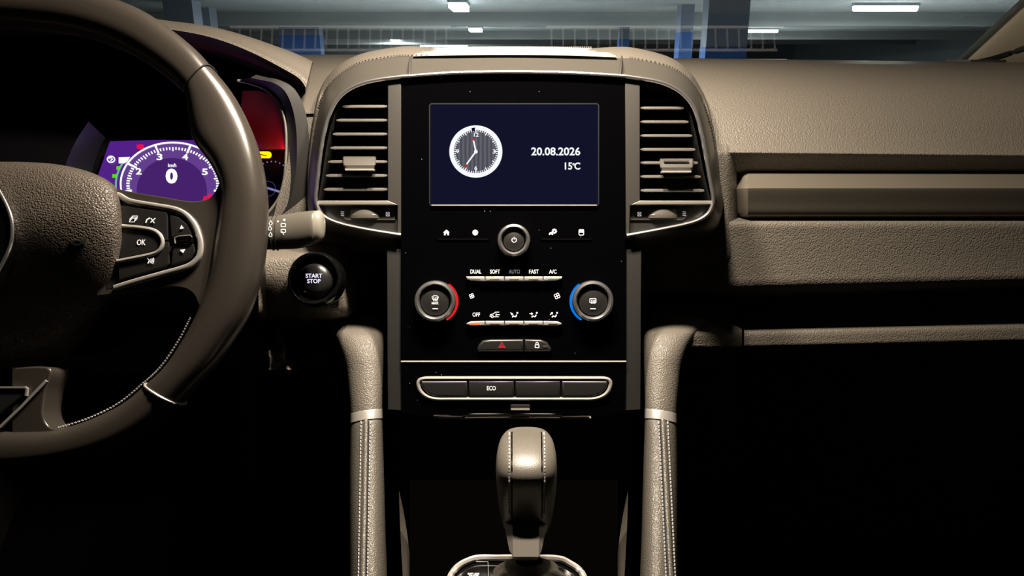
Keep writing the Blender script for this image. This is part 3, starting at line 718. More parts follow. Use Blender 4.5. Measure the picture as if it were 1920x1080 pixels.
# lower gloss panel with switch bank
low = thing('switch_panel', 'gloss black lower panel with a chrome framed bank of four buttons marked ECO', 'control panel', F(962, 790, .685))
obj('faceplate', prism(S68, [(751, 679.5), (1174, 679.5), (1172, 774), (1130, 782), (800, 782), (754, 774)], .0006, -.05, .0006), M_GLOSS, low)
obj('chrome_line', tube([S68(752, 678, .0015), S68(960, 678, .0015), S68(1174, 678, .0015)], .0008, 8), M_SATIN, low)
bo = [(796, 709.6), (806, 709.2), (820, 709.2), (880, 709.2), (1050, 709.2), (1110, 709.2), (1124, 709.2), (1134, 709.6), (1142, 712.5), (1145, 720), (1141, 732), (1132, 741), (1118, 746.5), (1104, 748), (1090, 748), (1020, 748), (900, 748), (838, 748), (824, 748), (810, 746.5), (797, 741), (788, 732), (784, 720), (787, 712.5)]
bo = smooth2(bo, 72, True)
obj('bank_frame', tube([S68(x, y, .0025) for x, y in bo], .0017, 8, closed=True), M_SATIN, low)
for i, pts in enumerate(([(790, 714), (876.4, 714), (876.4, 745), (820, 745), (803, 740), (793, 730), (788, 720)], [(878, 714), (964.2, 714), (964.2, 745), (878, 745)], [(965.8, 714), (1051.4, 714), (1051.4, 745), (965.8, 745)], [(1053, 714), (1138, 714), (1141, 720), (1136, 731), (1126, 740), (1108, 745), (1053, 745)])):
    bt = obj('switch_button', prism(S68, pts, .0045, -.002, .0024, 3), M_BTN, low)
    if i == 1: obj('lettering', text_bm(facing(.68 - .0048), 'ECO', 913, 929.5, 724, 732, 0, .01), M_WHITE, bt)
obj('latch', prism(S68, rrect(957, 758.5, 994, 769, 2.5), .0035, 0, .0012, 2), M_BTN, low); obj('latch_edge', ribbon(S68, [(958, 767.5), (993, 767.5)], 3, .0045, .002), M_SATIN, low)
lip = smooth2([(812, 781.5), (845, 783), (870, 782.5), (875, 780), (960, 779.5), (1045, 780), (1052, 782.5), (1080, 783), (1105, 783.5)], 50)
obj('lip', tube([S68(x, y, .004) for x, y in lip], .001, 6), M_GLOSS2, low)
obj('lip_lower', tube([S68(x, y, .003) for x, y in smooth2([(812, 782), (850, 784), (960, 783.4), (1060, 784), (1108, 783)], 40)], .0009, 6), M_SATIN, low)

# ================================================================== CONSOLE AND GRIPS
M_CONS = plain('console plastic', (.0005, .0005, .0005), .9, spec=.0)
con = thing('center_console', 'black floor console around the gear lever', 'console', PZ(960, 1300, -.40))
ZC = -.352
obj('tray_back', prism(facing(.76), [(735, 775), (1195, 775), (1195, 1000), (735, 1000)], 0, -.01), M_BLACK, con)
bm = bmesh.new(); bm = loft([[PZ(x, y, ZC) for x in (768, 850, 960, 1080, 1158)] for y in (900, 1000, 1080, 1250)], 10, 10)
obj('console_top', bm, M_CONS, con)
def wall(x0, nm):
    s = 1 if x0 > 960 else -1
    a = [F(x0 - s * 2, 790, .69), F(x0 - s * 14, 900, .645), F(x0 - s * 26, 1000, .60), F(x0 - s * 36, 1120, .55)]
    bb = [F(x0 - s * 12, 830, .73), F(x0 - s * 34, 930, .67), F(x0 - s * 44, 1010, .62), F(x0 - s * 54, 1130, .565)]
    return loft([a, bb], 14)
def grip(s):
    # s=-1 left, 1 right
    X = (lambda x: x) if s < 0 else (lambda x: 1926 - x)
    lab = 'left padded console grip with grey stitching and silver collar, by the driver' if s < 0 else 'right padded console grip with grey stitching and silver collar, by the passenger'
    t = thing('console_grip', lab, 'grip', F(X(690), 1180, .56), 'console grips')
    def sect(x0, x1, y, d, dep, steep=1.0, flat=.55):
        # x0 outer edge, x1 inner edge of the rounded top
        c = (x0 + x1) / 2; hw = (x1 - x0) / 2; out = []
        for k in range(15):
            a = math.pi * k / 14; cc = -math.cos(a); ss = math.sin(a) ** flat
            out.append(F(X(c + cc * hw), y + 9 * ((1 - cc) / 2) ** 2 * min(1, max(0, (y - 640) / 100)), d + dep * (1 - ss)))
        return [out[0] + Vector((0, .05, 0))] + out + [out[-1] + Vector((s * .016, .05, 0))]
    rows = [sect(*a) for a in ((596, 722, 596, .738, .05), (606, 721, 612, .722, .045), (620, 720, 626, .708, .04), (632, 720, 644, .699, .034), (642, 719.5, 665, .692, .03), (649, 719, 690, .687, .027), (653, 718, 720, .681, .025), (656, 717, 750, .675, .024), (657, 717, 768, .672, .024))]
    obj('upper_support', loft(rows, None, 40), M_GRIP if 0 else M_PADF, t, sharp=60)
    rows = [sect(*a) for a in ((656.5, 717, 766.5, .6705, .024), (656.5, 717, 768, .6695, .024), (656, 717.5, 784, .6665, .024), (656.5, 717, 785.5, .668, .024))]
    obj('collar', loft(rows), M_SATIN, t, sharp=40, label='brushed silver collar')
    st = ((658, 716, 785, .669, .024), (657, 717, 793, .664, .026), (655.5, 719, 850, .648, .030), (655, 721, 920, .627, .034), (655, 723, 1000, .602, .038), (655, 726, 1080, .578, .042), (654, 730, 1200, .545, .045))
    rows = [sect(*a) for a in st]
    body = obj('padding', loft(rows, None, 50), M_GRIP, t, sharp=60)
    # welt and the two stitch rows follow the top surface
    def surf(px, y):
        for i in range(len(st) - 1):
            if st[i][2] <= y <= st[i + 1][2]:
                u = (y - st[i][2]) / (st[i + 1][2] - st[i][2]); v = [st[i][j] * (1 - u) + st[i + 1][j] * u for j in range(5)]; break
        c = (v[0] + v[1]) / 2; hw = (v[1] - v[0]) / 2; cc = max(-.99, min(.99, (px - c) / hw)); ss = (1 - cc * cc) ** (.55 / 2)
        return F(X(px), y, v[3] + v[4] * (1 - ss))
    ln = (lambda y: 686 - (y - 787) * .018) if s < 0 else (lambda y: 683 - (y - 787) * .048)
    ys = [788 + k * 10 for k in range(40)]
    obj('welt', tube([surf(ln(y), y) + Vector((0, .0006, 0)) for y in ys], .0022, 8), M_GRIP, body)
    obj('groove', tube([surf(ln(y) + 4.5, y) + Vector((0, .0002, 0)) for y in ys], .0009, 6), M_BLACK, body)
    bm = bmesh.new()
    for dx in (-9, 8):
        y = 790
        while y < 1165:
            tube([surf(ln(y) + dx, y) + Vector((0, -.0004, 0)), surf(ln(y + 5) + dx + .6, y + 5) + Vector((0, -.0004, 0))], .0006, 5, bm=bm); y += 7
    obj('stitching', bm, M_THREAD, body, kind='stuff')
    obj('side_skirt', loft([[F(X(748), 920, .70), F(X(750), 980, .675), F(X(754), 1060, .64), F(X(760), 1150, .60)], [F(X(752), 935, .72), F(X(762), 990, .69), F(X(772), 1070, .645), F(X(784), 1150, .61)]], 14), M_GRIP, t)
grip(-1); grip(1)

# ================================================================== GEAR LEVER
gear = thing('gear_lever', 'leather gear lever knob with stitched seams on a metal neck', 'gear lever', PZ(987, 1085, ZC))
gst = [(803.2, 6, .538, .004), (804, 20, .537, .007), (806.5, 31, .534, .012), (812, 40, .529, .015), (825, 49, .520, .0175), (845, 54.5, .5105, .019), (868, 57, .504, .020), (890, 57, .503, .0205), (920, 55, .509, .020), (950, 51, .517, .019), (975, 46, .523, .018), (992, 40, .527, .015)]
def ksec(a, grow=0.0, t0=0, t1=2 * math.pi, n=40, closed=True):
    y, hw, d, dr = a; c = F(987, y, d); k = d / FPX
    out = []
    for i in range(n if closed else n + 1):
        t = t0 + (t1 - t0) * i / n
        ct, st_ = math.cos(t), math.sin(t)
        ex = .85
        out.append(c + Vector(((abs(ct) ** ex * (1 if ct > 0 else -1)) * (hw * k + grow), -(abs(st_) ** ex * (1 if st_ > 0 else -1)) * (dr + grow), 0)))
    return out
obj('knob', loft([ksec(a) for a in gst], None, 50, closed_u=True, caps=True), M_KNOB, gear, sharp=60)
rows = []
for a in gst[1:]:
    hw = a[1]; lim = min(.98, 25.0 / hw); tt = math.acos(lim ** (1 / .85))
    rows.append(ksec(a, .0007, tt, math.pi - tt, 14, False))
obj('center_panel', loft(rows, None, 50), M_KNOB, gear, sharp=60)
bm = bmesh.new()
for sx in (-1, 1):
    def kp(y, off, g=.0006):
        for i in range(len(gst) - 1):
            if gst[i][0] <= y <= gst[i + 1][0]:
                u = (y - gst[i][0]) / (gst[i + 1][0] - gst[i][0]); a = [gst[i][j] * (1 - u) + gst[i + 1][j] * u for j in range(4)]; break
        t = math.acos(min(.97, off / a[1]) ** (1 / .85)); k = a[2] / FPX
        return F(987, a[0], a[2]) + Vector((sx * off * k, -(math.sin(t) ** .85) * (a[3] + g), 0))
    y = 808
    while y < 950: tube([kp(y, 32), kp(y + 4, 32)], .00055, 5, bm=bm); y += 6
obj('stitching', bm, M_THREAD, gear, kind='stuff')
for sx in (-1, 1):
    obj('seam', tube([kp(y, 27, .0001) for y in range(807, 960, 6)], .00055, 6), M_CONS, gear)
def nsec(y, d, hw, fw, dep):
    k = d / FPX; c = F(986, y, d)
    return [c + Vector((x * k, o, 0)) for x, o in ((-fw, 0), (fw, 0), (hw, dep * .45), (hw, dep), (-hw, dep), (-hw, dep * .45))]
obj('neck', loft([nsec(980, .503, 40, 25, .03), nsec(1012, .483, 38, 24.5, .03), nsec(1044, .464, 31, 24, .026), nsec(1049, .468, 28, 22, .024)], closed_u=True, caps=True), plain('dark nickel', (.11, .1, .088), .38, .5), gear, sharp=20)
rows = []
for y, rx, ry, n_ in ((1040, 26, .010, 0), (1050, 46, .018, .06), (1064, 62, .028, .12), (1085, 82, .036, .12), (1120, 110, .044, .06)):
    c = PZ(992, y + 12, ZC + (.022 if y < 1060 else .012 if y < 1080 else .004)); k = c.y / FPX
    rows.append([c + Vector((math.cos(t) * rx * k * (1 + n_ * math.sin(7 * t + y * .03)), -math.sin(t) * ry * (1 + n_ * math.sin(7 * t + y * .03)), 0)) for t in [2 * math.pi * i / 56 for i in range(56)]])
obj('boot', loft(rows, None, 24, closed_u=True), M_GRIP, gear, sharp=70, label='wrinkled leather boot')
bz = smooth2([(846, 1078), (884, 1049), (935, 1046), (990, 1046), (1042, 1047), (1066, 1055), (1094, 1080), (1112, 1150), (1110, 1230), (960, 1250), (830, 1230), (832, 1150)], 90, True)
sh = thing('shift_gate', 'gloss black shift gate with a silver rim around the gear lever', 'shift gate', PZ(980, 1150, ZC))
obj('rim', tube([PZ(x, y, ZC + .006) for x, y in bz], .0024, 8, closed=True), M_SATIN, sh)
bm = bmesh.new(); bm.faces.new([bm.verts.new(PZ(x, y, ZC + .004)) for x, y in bz]); obj('plate', bm, M_GLOSS2, sh)
SG = Plane(PZ(890, 1070, ZC + .005), HZ(0, 0, 1) - HZ(0, 0, 0))
bm = text_bm(SG, 'SHIFT LOCK', 877, 899, 1074, 1077.2, .0003, .01); text_bm(SG, 'RELEASE', 880, 897, 1077.8, 1081, .0003, .01, bm=bm)
obj('lettering', bm, M_WHITE, sh); obj('cover_edge', ribbon(SG, [(893, 1053), (915, 1053), (916, 1080)], .8, .0004, .0002), M_DIM, sh)

# ================================================================== INSTRUMENT CLUSTER
clu = thing('instrument_cluster', 'digital instrument cluster with violet rev counter glowing behind the steering wheel', 'instrument cluster', F(330, 420, .84))
SCL = Plane(F(320, 330, .83), (0.0, -math.cos(math.radians(30)), math.sin(math.radians(30))))
scr = [(206, 265), (300, 262), (480, 264), (478, 400), (170, 400), (178, 345)]
obj('screen', prism(SCL, scr, 0, -.01), M_PURPLE, clu, label='violet display with a rev counter')
so = [o for o in bpy.data.objects if o.name.startswith('screen') and o.parent == clu][0]
gx, gy = 324, 346
obj('dial_field', prism(SCL, circ(gx, gy, 98, 79, 64), .0006, 0), M_PURPLE3, so)
obj('dial_center', prism(SCL, circ(gx - 2, gy + 12, 66, 62, 48), .0012, .0004), M_PURPLE2, so)
arc = [(gx + 98 * math.cos(math.radians(a)), gy - 1.5 - 77.5 * math.sin(math.radians(a))) for a in range(-20, 201, 4)]
obj('dial_ring', ribbon(SCL, arc, 3.0, .0016, .0004), M_CLW, so)
arc = [(gx - 3 + 104 * math.cos(math.radians(a)), gy - 84 * math.sin(math.radians(a))) for a in range(150, 187, 4)]
obj('dial_glow_edge', ribbon(SCL, arc, 3, .0012, .0004), glow('pale green edge', (.3, .75, .6), .6), so)
bm = bmesh.new()
for k in range(0, 54):
    dg = 194 - 4 * k; a = math.radians(dg); maj = (dg - 190) % 40 == 0; half_ = (dg - 190) % 20 == 0
    r0, r1 = (.79, .97) if maj else (.79, .88) if half_ else (.82, .88)
    ribbon(SCL, [(gx + 99 * r0 * math.cos(a), gy - 80 * r0 * math.sin(a)), (gx + 99 * r1 * math.cos(a), gy - 80 * r1 * math.sin(a))], 3.6 if maj else 2.4, .0018, .0004, bm=bm)
obj('dial_ticks', bm, M_CLW, so, kind='stuff')
for s, x, y in (('2', 260, 321), ('3', 299, 294), ('4', 347, 294), ('5', 384, 322)): obj('dial_numeral', text_bm(SCL, s, x - 5.5, x + 5.5, y - 6, y + 6, .002, .02), M_CLW, so)
bm = text_bm(SCL, '6', 389, 398, 362, 374, .002, .02); ribbon(SCL, [(379, 383), (384, 367)], 2.6, .002, .0004, bm=bm); ribbon(SCL, [(383, 382), (387, 368)], 2, .002, .0004, bm=bm); ribbon(SCL, [(398, 369), (404, 366)], 2.4, .002, .0004, bm=bm)
obj('red_zone', bm, M_CLR, so)
obj('speed_numeral', text_bm(SCL, '0', 310.5, 332.5, 316, 344, .002, .05), M_CLW, so)
obj('unit_lettering', text_bm(SCL, 'km/h', 315, 330.5, 306.5, 313, .002, .02), M_CLW, so)
bm = polys(SCL, [circ(263, 274.5, 5.2, 4.4, 20), [(256.3, 271.5), (259, 271), (258, 275), (259, 278.5), (256.3, 278)], [(267, 271), (269.8, 271.5), (269.8, 278), (267, 278.5), (268, 275)]], .002); obj('brake_warning', bm, M_CLR, so)
bm = ribbon(SCL, circ(208, 298.5, 6.8, 5.6, 26), 2.2, .002, .0004, True); ribbon(SCL, [(204, 297), (208, 295), (211, 298), (207, 301)], 1.8, .002, .0004, bm=bm); obj('stop_start_symbol', bm, M_CLW, so)
obj('gear_box_symbol', polys(SCL, [[(222.5, 295), (244, 294), (238, 303), (233, 306), (222.5, 306)]], .002), M_CLW, so)
obj('sidelight_symbol', polys(SCL, [[(218.5, 311.5), (225, 311.5), (225, 318), (218.5, 318)]], .002), M_CLG, so)
obj('lamp_symbol', polys(SCL, [[(210.5, 326.5), (218, 326.5), (218, 333), (210.5, 333)]], .002), M_CLG, so)
# dark shroud: back, left cone, right frame with silver edge
M_SHROUD = plain('shroud black', (.004, .004, .005), .6, spec=.08)
rows = [[F(x, y, d) for x, y, d in r] for r in (
    [(-150, 70, .90), (60, 60, .90), (300, 66, .90), (440, 100, .90), (545, 150, .87)],
    [(-150, 250, .885), (60, 240, .885), (300, 240, .885), (440, 240, .885), (548, 250, .865)],
    [(-150, 420, .84), (60, 430, .84), (300, 430, .84), (440, 430, .84), (530, 410, .83)])]
obj('back_panel', loft(rows, 30, 14), M_SHROUD, clu)
rows = [[F(x, y, d) for x, y, d in r] for r in ([(166, 228, .80), (146, 258, .80), (130, 290, .80), (122, 320, .80), (122, 380, .80)], [(198, 258, .86), (188, 275, .86), (178, 300, .86), (172, 330, .86), (170, 390, .86)])]
obj('left_shroud', loft(rows, 20, 6), plain('shroud grey', (.02, .02, .03), .4), clu)
ip = [(447, 151), (470, 156), (500, 168), (522, 190), (534, 220), (538, 255), (537, 310), (531, 350), (520, 378), (498, 404), (470, 420)]
mp_ = [(470, 146), (490, 150), (514, 156), (535, 172), (549, 205), (556, 250), (556, 310), (550, 350), (540, 385), (515, 415), (480, 430)]
op = [(480, 140), (500, 145), (524, 150), (550, 165), (568, 195), (578, 240), (580, 310), (576, 360), (566, 400), (535, 430), (490, 445)]
rows = [[F(x, y, d) for x, y in p] for p, d in ((ip, .80), (ip, .775), (mp_, .755), (op, .757), (op, .80))]
obj('right_frame', loft(rows, 60), plain('frame plastic', (.016, .015, .014), .42), clu, sharp=30)
obj('silver_edge', tube(cr([F(x - 1, y, .774) for x, y in ip], 60), .0016, 8), M_SILVER, clu)
# amber service lamp and small fuel dial at the right
S2 = facing(.845)
obj('amber_warning', prism(S2, rrect(478, 284, 508, 296, 5), .001, -.001), M_AMBER, clu, label='amber service warning lamp')
bm = ribbon(S2, [(482, 286), (490, 290), (500, 292)], 2, .0014, .0003); obj('service_symbol', bm, glow('dark red symbol', (.3, .02, 0), .5), clu)
bm = bmesh.new()
for k in range(7):
    a = math.radians(118 - k * 13); ribbon(S2, [(510 + 34 * math.cos(a), 338 - 34 * math.sin(a)), (510 + 36.5 * math.cos(a), 338 - 36.5 * math.sin(a))], 2, .001, .0003, bm=bm)
obj('fuel_ticks', bm, M_DIALB, clu, kind='stuff')
obj('fuel_needle', ribbon(S2, [(490, 349), (526, 360)], 4, .002, .0004), M_DIALB, clu)
obj('fuel_hub', ribbon(S2, circ(502, 354, 15, 14, 24), 1.6, .001, .0003, True), glow('faint hub', (.25, .22, .7), .12), clu)
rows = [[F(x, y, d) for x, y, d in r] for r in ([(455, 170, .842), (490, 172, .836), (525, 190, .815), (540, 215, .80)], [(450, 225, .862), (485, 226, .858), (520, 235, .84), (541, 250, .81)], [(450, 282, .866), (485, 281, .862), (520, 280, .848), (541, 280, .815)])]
obj('glow_catcher', loft(rows, 20, 14), plain('red tinted catcher', (.12, .05, .05), .5), clu)  # surface added to catch the red glow, part of it painted in as tint
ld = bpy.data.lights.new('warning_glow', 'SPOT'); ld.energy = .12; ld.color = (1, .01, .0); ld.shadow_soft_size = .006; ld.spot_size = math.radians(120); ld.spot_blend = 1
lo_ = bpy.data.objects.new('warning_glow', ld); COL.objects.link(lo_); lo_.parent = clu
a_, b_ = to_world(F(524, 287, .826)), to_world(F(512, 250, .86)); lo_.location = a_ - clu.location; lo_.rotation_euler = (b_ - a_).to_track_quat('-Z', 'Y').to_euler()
# hood over the instruments
FL = [(-300, 62), (-100, 42), (100, 36), (220, 42), (325, 58), (380, 68), (430, 83), (480, 104), (530, 130), (560, 148), (573, 165)]
TP = [(-300, 40), (-100, 24), (100, 18), (220, 24), (310, 38), (360, 44), (410, 53), (460, 67), (510, 84), (555, 101), (586, 116)]
rows = [[F(x, y + 30, .90) for x, y in FL], [F(x, y + 8, .80) for x, y in FL], [F(x, y, .755) for x, y in FL], [F(x + 1, y - 3, .750) for x, y in FL], [F(x * .6 + X_ * .4, y * .6 + Y_ * .4, .757) for (x, y), (X_, Y_) in zip(FL, TP)], [F(x, y, .80) for x, y in TP], [F(x, y + 12, .95) for x, y in TP], [F(x, y + 70, 1.02) for x, y in TP]]
obj('instrument_hood', loft(rows, 70, 50), M_PADF, dash, sharp=70, label='grained hood over the instruments')

# ================================================================== STALK, START BUTTON
stk = thing('wiper_stalk', 'dark wiper stalk with white symbols sticking out right of the steering wheel', 'stalk', F(500, 470, .64))
rows = []
for x, yc, hh, d in ((380, 452, 26, .67), (470, 440, 29, .655), (520, 436, 32, .65), (560, 432, 34, .647), (585, 427, 32, .645), (592, 426, 30, .645)):
    k = d / FPX; c = F(x, yc, d); n = 28
    rows.append([c + Vector((0, -math.sin(t) * hh * .62 * k, math.cos(t) * hh * k)) for t in [2 * math.pi * i / n for i in range(n)]])
obj('arm', loft(rows, None, 30, closed_u=True, caps=True), plain('stalk plastic', (.085, .078, .066), .42), stk, sharp=60)
rows = []
for x, yc, hh, d in ((590, 426, 30.5, .645), (598, 424, 30, .645), (604, 424, 26, .6455), (607.5, 424, 19, .646), (608.5, 424, 8, .647)):
    k = d / FPX; c = F(x, yc, d); n = 28
    rows.append([c + Vector((0, -math.sin(t) * hh * .62 * k, math.cos(t) * hh * k)) for t in [2 * math.pi * i / n for i in range(n)]])
obj('end_cap', loft(rows, None, None, closed_u=True, caps=True), plain('stalk end', (.2, .19, .16), .3), stk, sharp=60)
for x in (513, 521):
    k = .65 / FPX; c = F(x, 437, .65); obj('ring', tube([c + Vector((0, -math.sin(t) * 32.5 * .62 * k, math.cos(t) * 32.5 * k)) for t in [2 * math.pi * i / 28 for i in range(28)]], .0004, 6, closed=True), M_BLACK, stk)
S3 = facing(.6345); bm = bmesh.new()
for x, y in ((507.5, 418), (506, 428), (507, 440)): ribbon(S3, [(x, y - 5), (x + 3, y + 1), (x + 1.5, y + 3.5), (x - 1.5, y + 3.5), (x - 3, y + 1)], 1.1, 0, .0005, True, bm=bm)
for x, y in ((531, 422), (531, 433)): ribbon(S3, rrect(x - 4, y - 3, x + 4, y + 3, 1), 1.1, 0, .0005, True, bm=bm)
ribbon(S3, [(529, 434), (532, 440)], 1.1, 0, .0005, bm=bm); polys(S3, [circ(533, 412, 2.2, n=12), circ(521, 415, 1.6, n=12)], 0, bm=bm)
obj('symbols', bm, M_WHITE, stk)
sta = thing('start_button', 'round black engine START STOP button in the dash', 'button', F(588, 570, .676))
S4 = Plane(F(588, 522, .674), (0, -math.cos(.08), math.sin(.08)))
obj('bezel', revolve(S4, 588, 522, [(52, -.012), (52, .003), (50, .007), (47, .0085), (44, .007), (40, .002), (37, -.002), (34, -.003)], 64), M_GLOSS2, sta)
bt = obj('cap', revolve(S4, 588, 523, [(.01, .0075), (12, .0073), (22, .0062), (29, .0042), (33, .001), (34, -.004)], 56), plain('start cap', (.012, .012, .012), .3), sta)
S5 = Plane(S4(588, 522, .0078), S4.n)
obj('ring_edge', revolve(S4, 588, 523, [(34.5, .0), (35.3, .0012), (36, 0)], 64), plain('dark ring', (.1, .1, .1), .25), sta)
bm = text_bm(S5, 'START', 573, 604, 513, 521, 0, .02); text_bm(S5, 'STOP', 576, 601, 523, 531, 0, .02, bm=bm); obj('lettering', bm, M_BACKLIT, bt)

# ================================================================== STEERING WHEEL
DW = .53
whl = thing('steering_wheel', 'leather steering wheel with airbag hub and silver trimmed button spoke', 'steering wheel', F(-20, 900, DW))
SW = Plane(F(-20, 440, DW), (0, -math.cos(math.radians(8)), math.sin(math.radians(8))))
def sgp(v, e): return math.copysign(abs(v) ** e, v)
def on_wheel(off): return Plane(SW.o + SW.n * off, SW.n)
half = [((-20, -31), (-20, 36)), ((70, -27), (66, 42)), ((150, -16), (130, 52)), ((217, 2), (190, 70)), ((280, 29), (240, 93)), ((333, 65), (287, 124)), ((372, 98), (322, 152)), ((400, 130), (343, 174)),
        ((433, 171), (346, 204)), ((457, 213), (350, 236)), ((477, 260), (359, 264)), ((491, 310), (391, 308)), ((499, 365), (408, 352)), ((500, 410), (404, 404)), ((498, 453), (396, 455)), ((493, 493), (389, 500)),
        ((484, 535), (377, 548)), ((465, 588), (358, 596)), ((440, 632), (335, 640)), ((400, 689), (302, 688)), ((340, 757), (268, 720)), ((278, 812), (222, 757)), ((210, 848), (165, 785)), ((130, 870), (110, 802)), ((50, 882), (45, 806)), ((-20, 884), (-20, 806))]
full = half + [((-40 - o[0], o[1]), (-40 - i_[0], i_[1])) for o, i_ in half[-2:0:-1]]
def rim_rows(idx, grow=0.0):
    rows = []
    for k in idx:
        (ox, oy), (ix, iy) = full[k % len(full)]
        A, B = SW(ox, oy), SW(ix, iy, .010) - SW.n * .010; c = (A + B) / 2; u = (A - B) / 2; r = u.length + grow; u.normalize()
        thk = .0150 + grow
        n = 22; rows.append([c + u * (sgp(math.cos(t), .8) * r) + SW.n * (sgp(math.sin(t), .72) * thk) for t in [2 * math.pi * i / n for i in range(n)]])
    return rows
L_ = len(full)
def rim_part(i0, i1, sub):
    rows = rim_rows(range(i0, i1 + 1)); cols = [cr([r[j] for r in rows], sub) for j in range(22)]
    return loft([[c[i] for c in cols] for i in range(sub)], closed_u=True, caps=True)
# leather sections: right grip between the seams, then the others
obj('rim_grip', rim_part(7, 20, 90), M_RIM, whl, sharp=60)
obj('rim_bottom', rim_part(20, 30, 60), M_RIM, whl, sharp=60)
obj('rim_grip', rim_part(30, 43, 90), M_RIM, whl, sharp=60)
obj('rim_top', rim_part(43, 57, 80), M_RIM, whl, sharp=60)
for k, mt in ((7, M_BLACK), (20, M_SATIN), (30, M_SATIN), (43, M_BLACK)):
    r = rim_rows([k], .0006)[0]; obj('seam', tube(r, .0007 if mt is M_BLACK else .0009, 6, closed=True), mt, whl)
# inner-edge stitches on the grip
bm = bmesh.new()
ie = [SW(i_[0] - 1, i_[1], .004) for o, i_ in full[9:13]]; ie = cr(ie, 60)
ie2 = cr([SW(i_[0] - 1, i_[1], .005) for o, i_ in full[17:24]], 120)
for P_ in (ie2,):
    for k in range(0, len(P_) - 1, 2): tube([P_[k], P_[k + 1]], .0007, 5, bm=bm)
for k in range(0, 30): 
    a = (250 + k * 4.6, 372 + k * .5 + 6 * (k / 30) ** 3); tube([SW(a[0], a[1], .0055), SW(a[0] + 3, a[1] + .4, .0055)], .0004, 5, bm=bm)
obj('stitching', bm, M_THREAD, whl, kind='stuff')
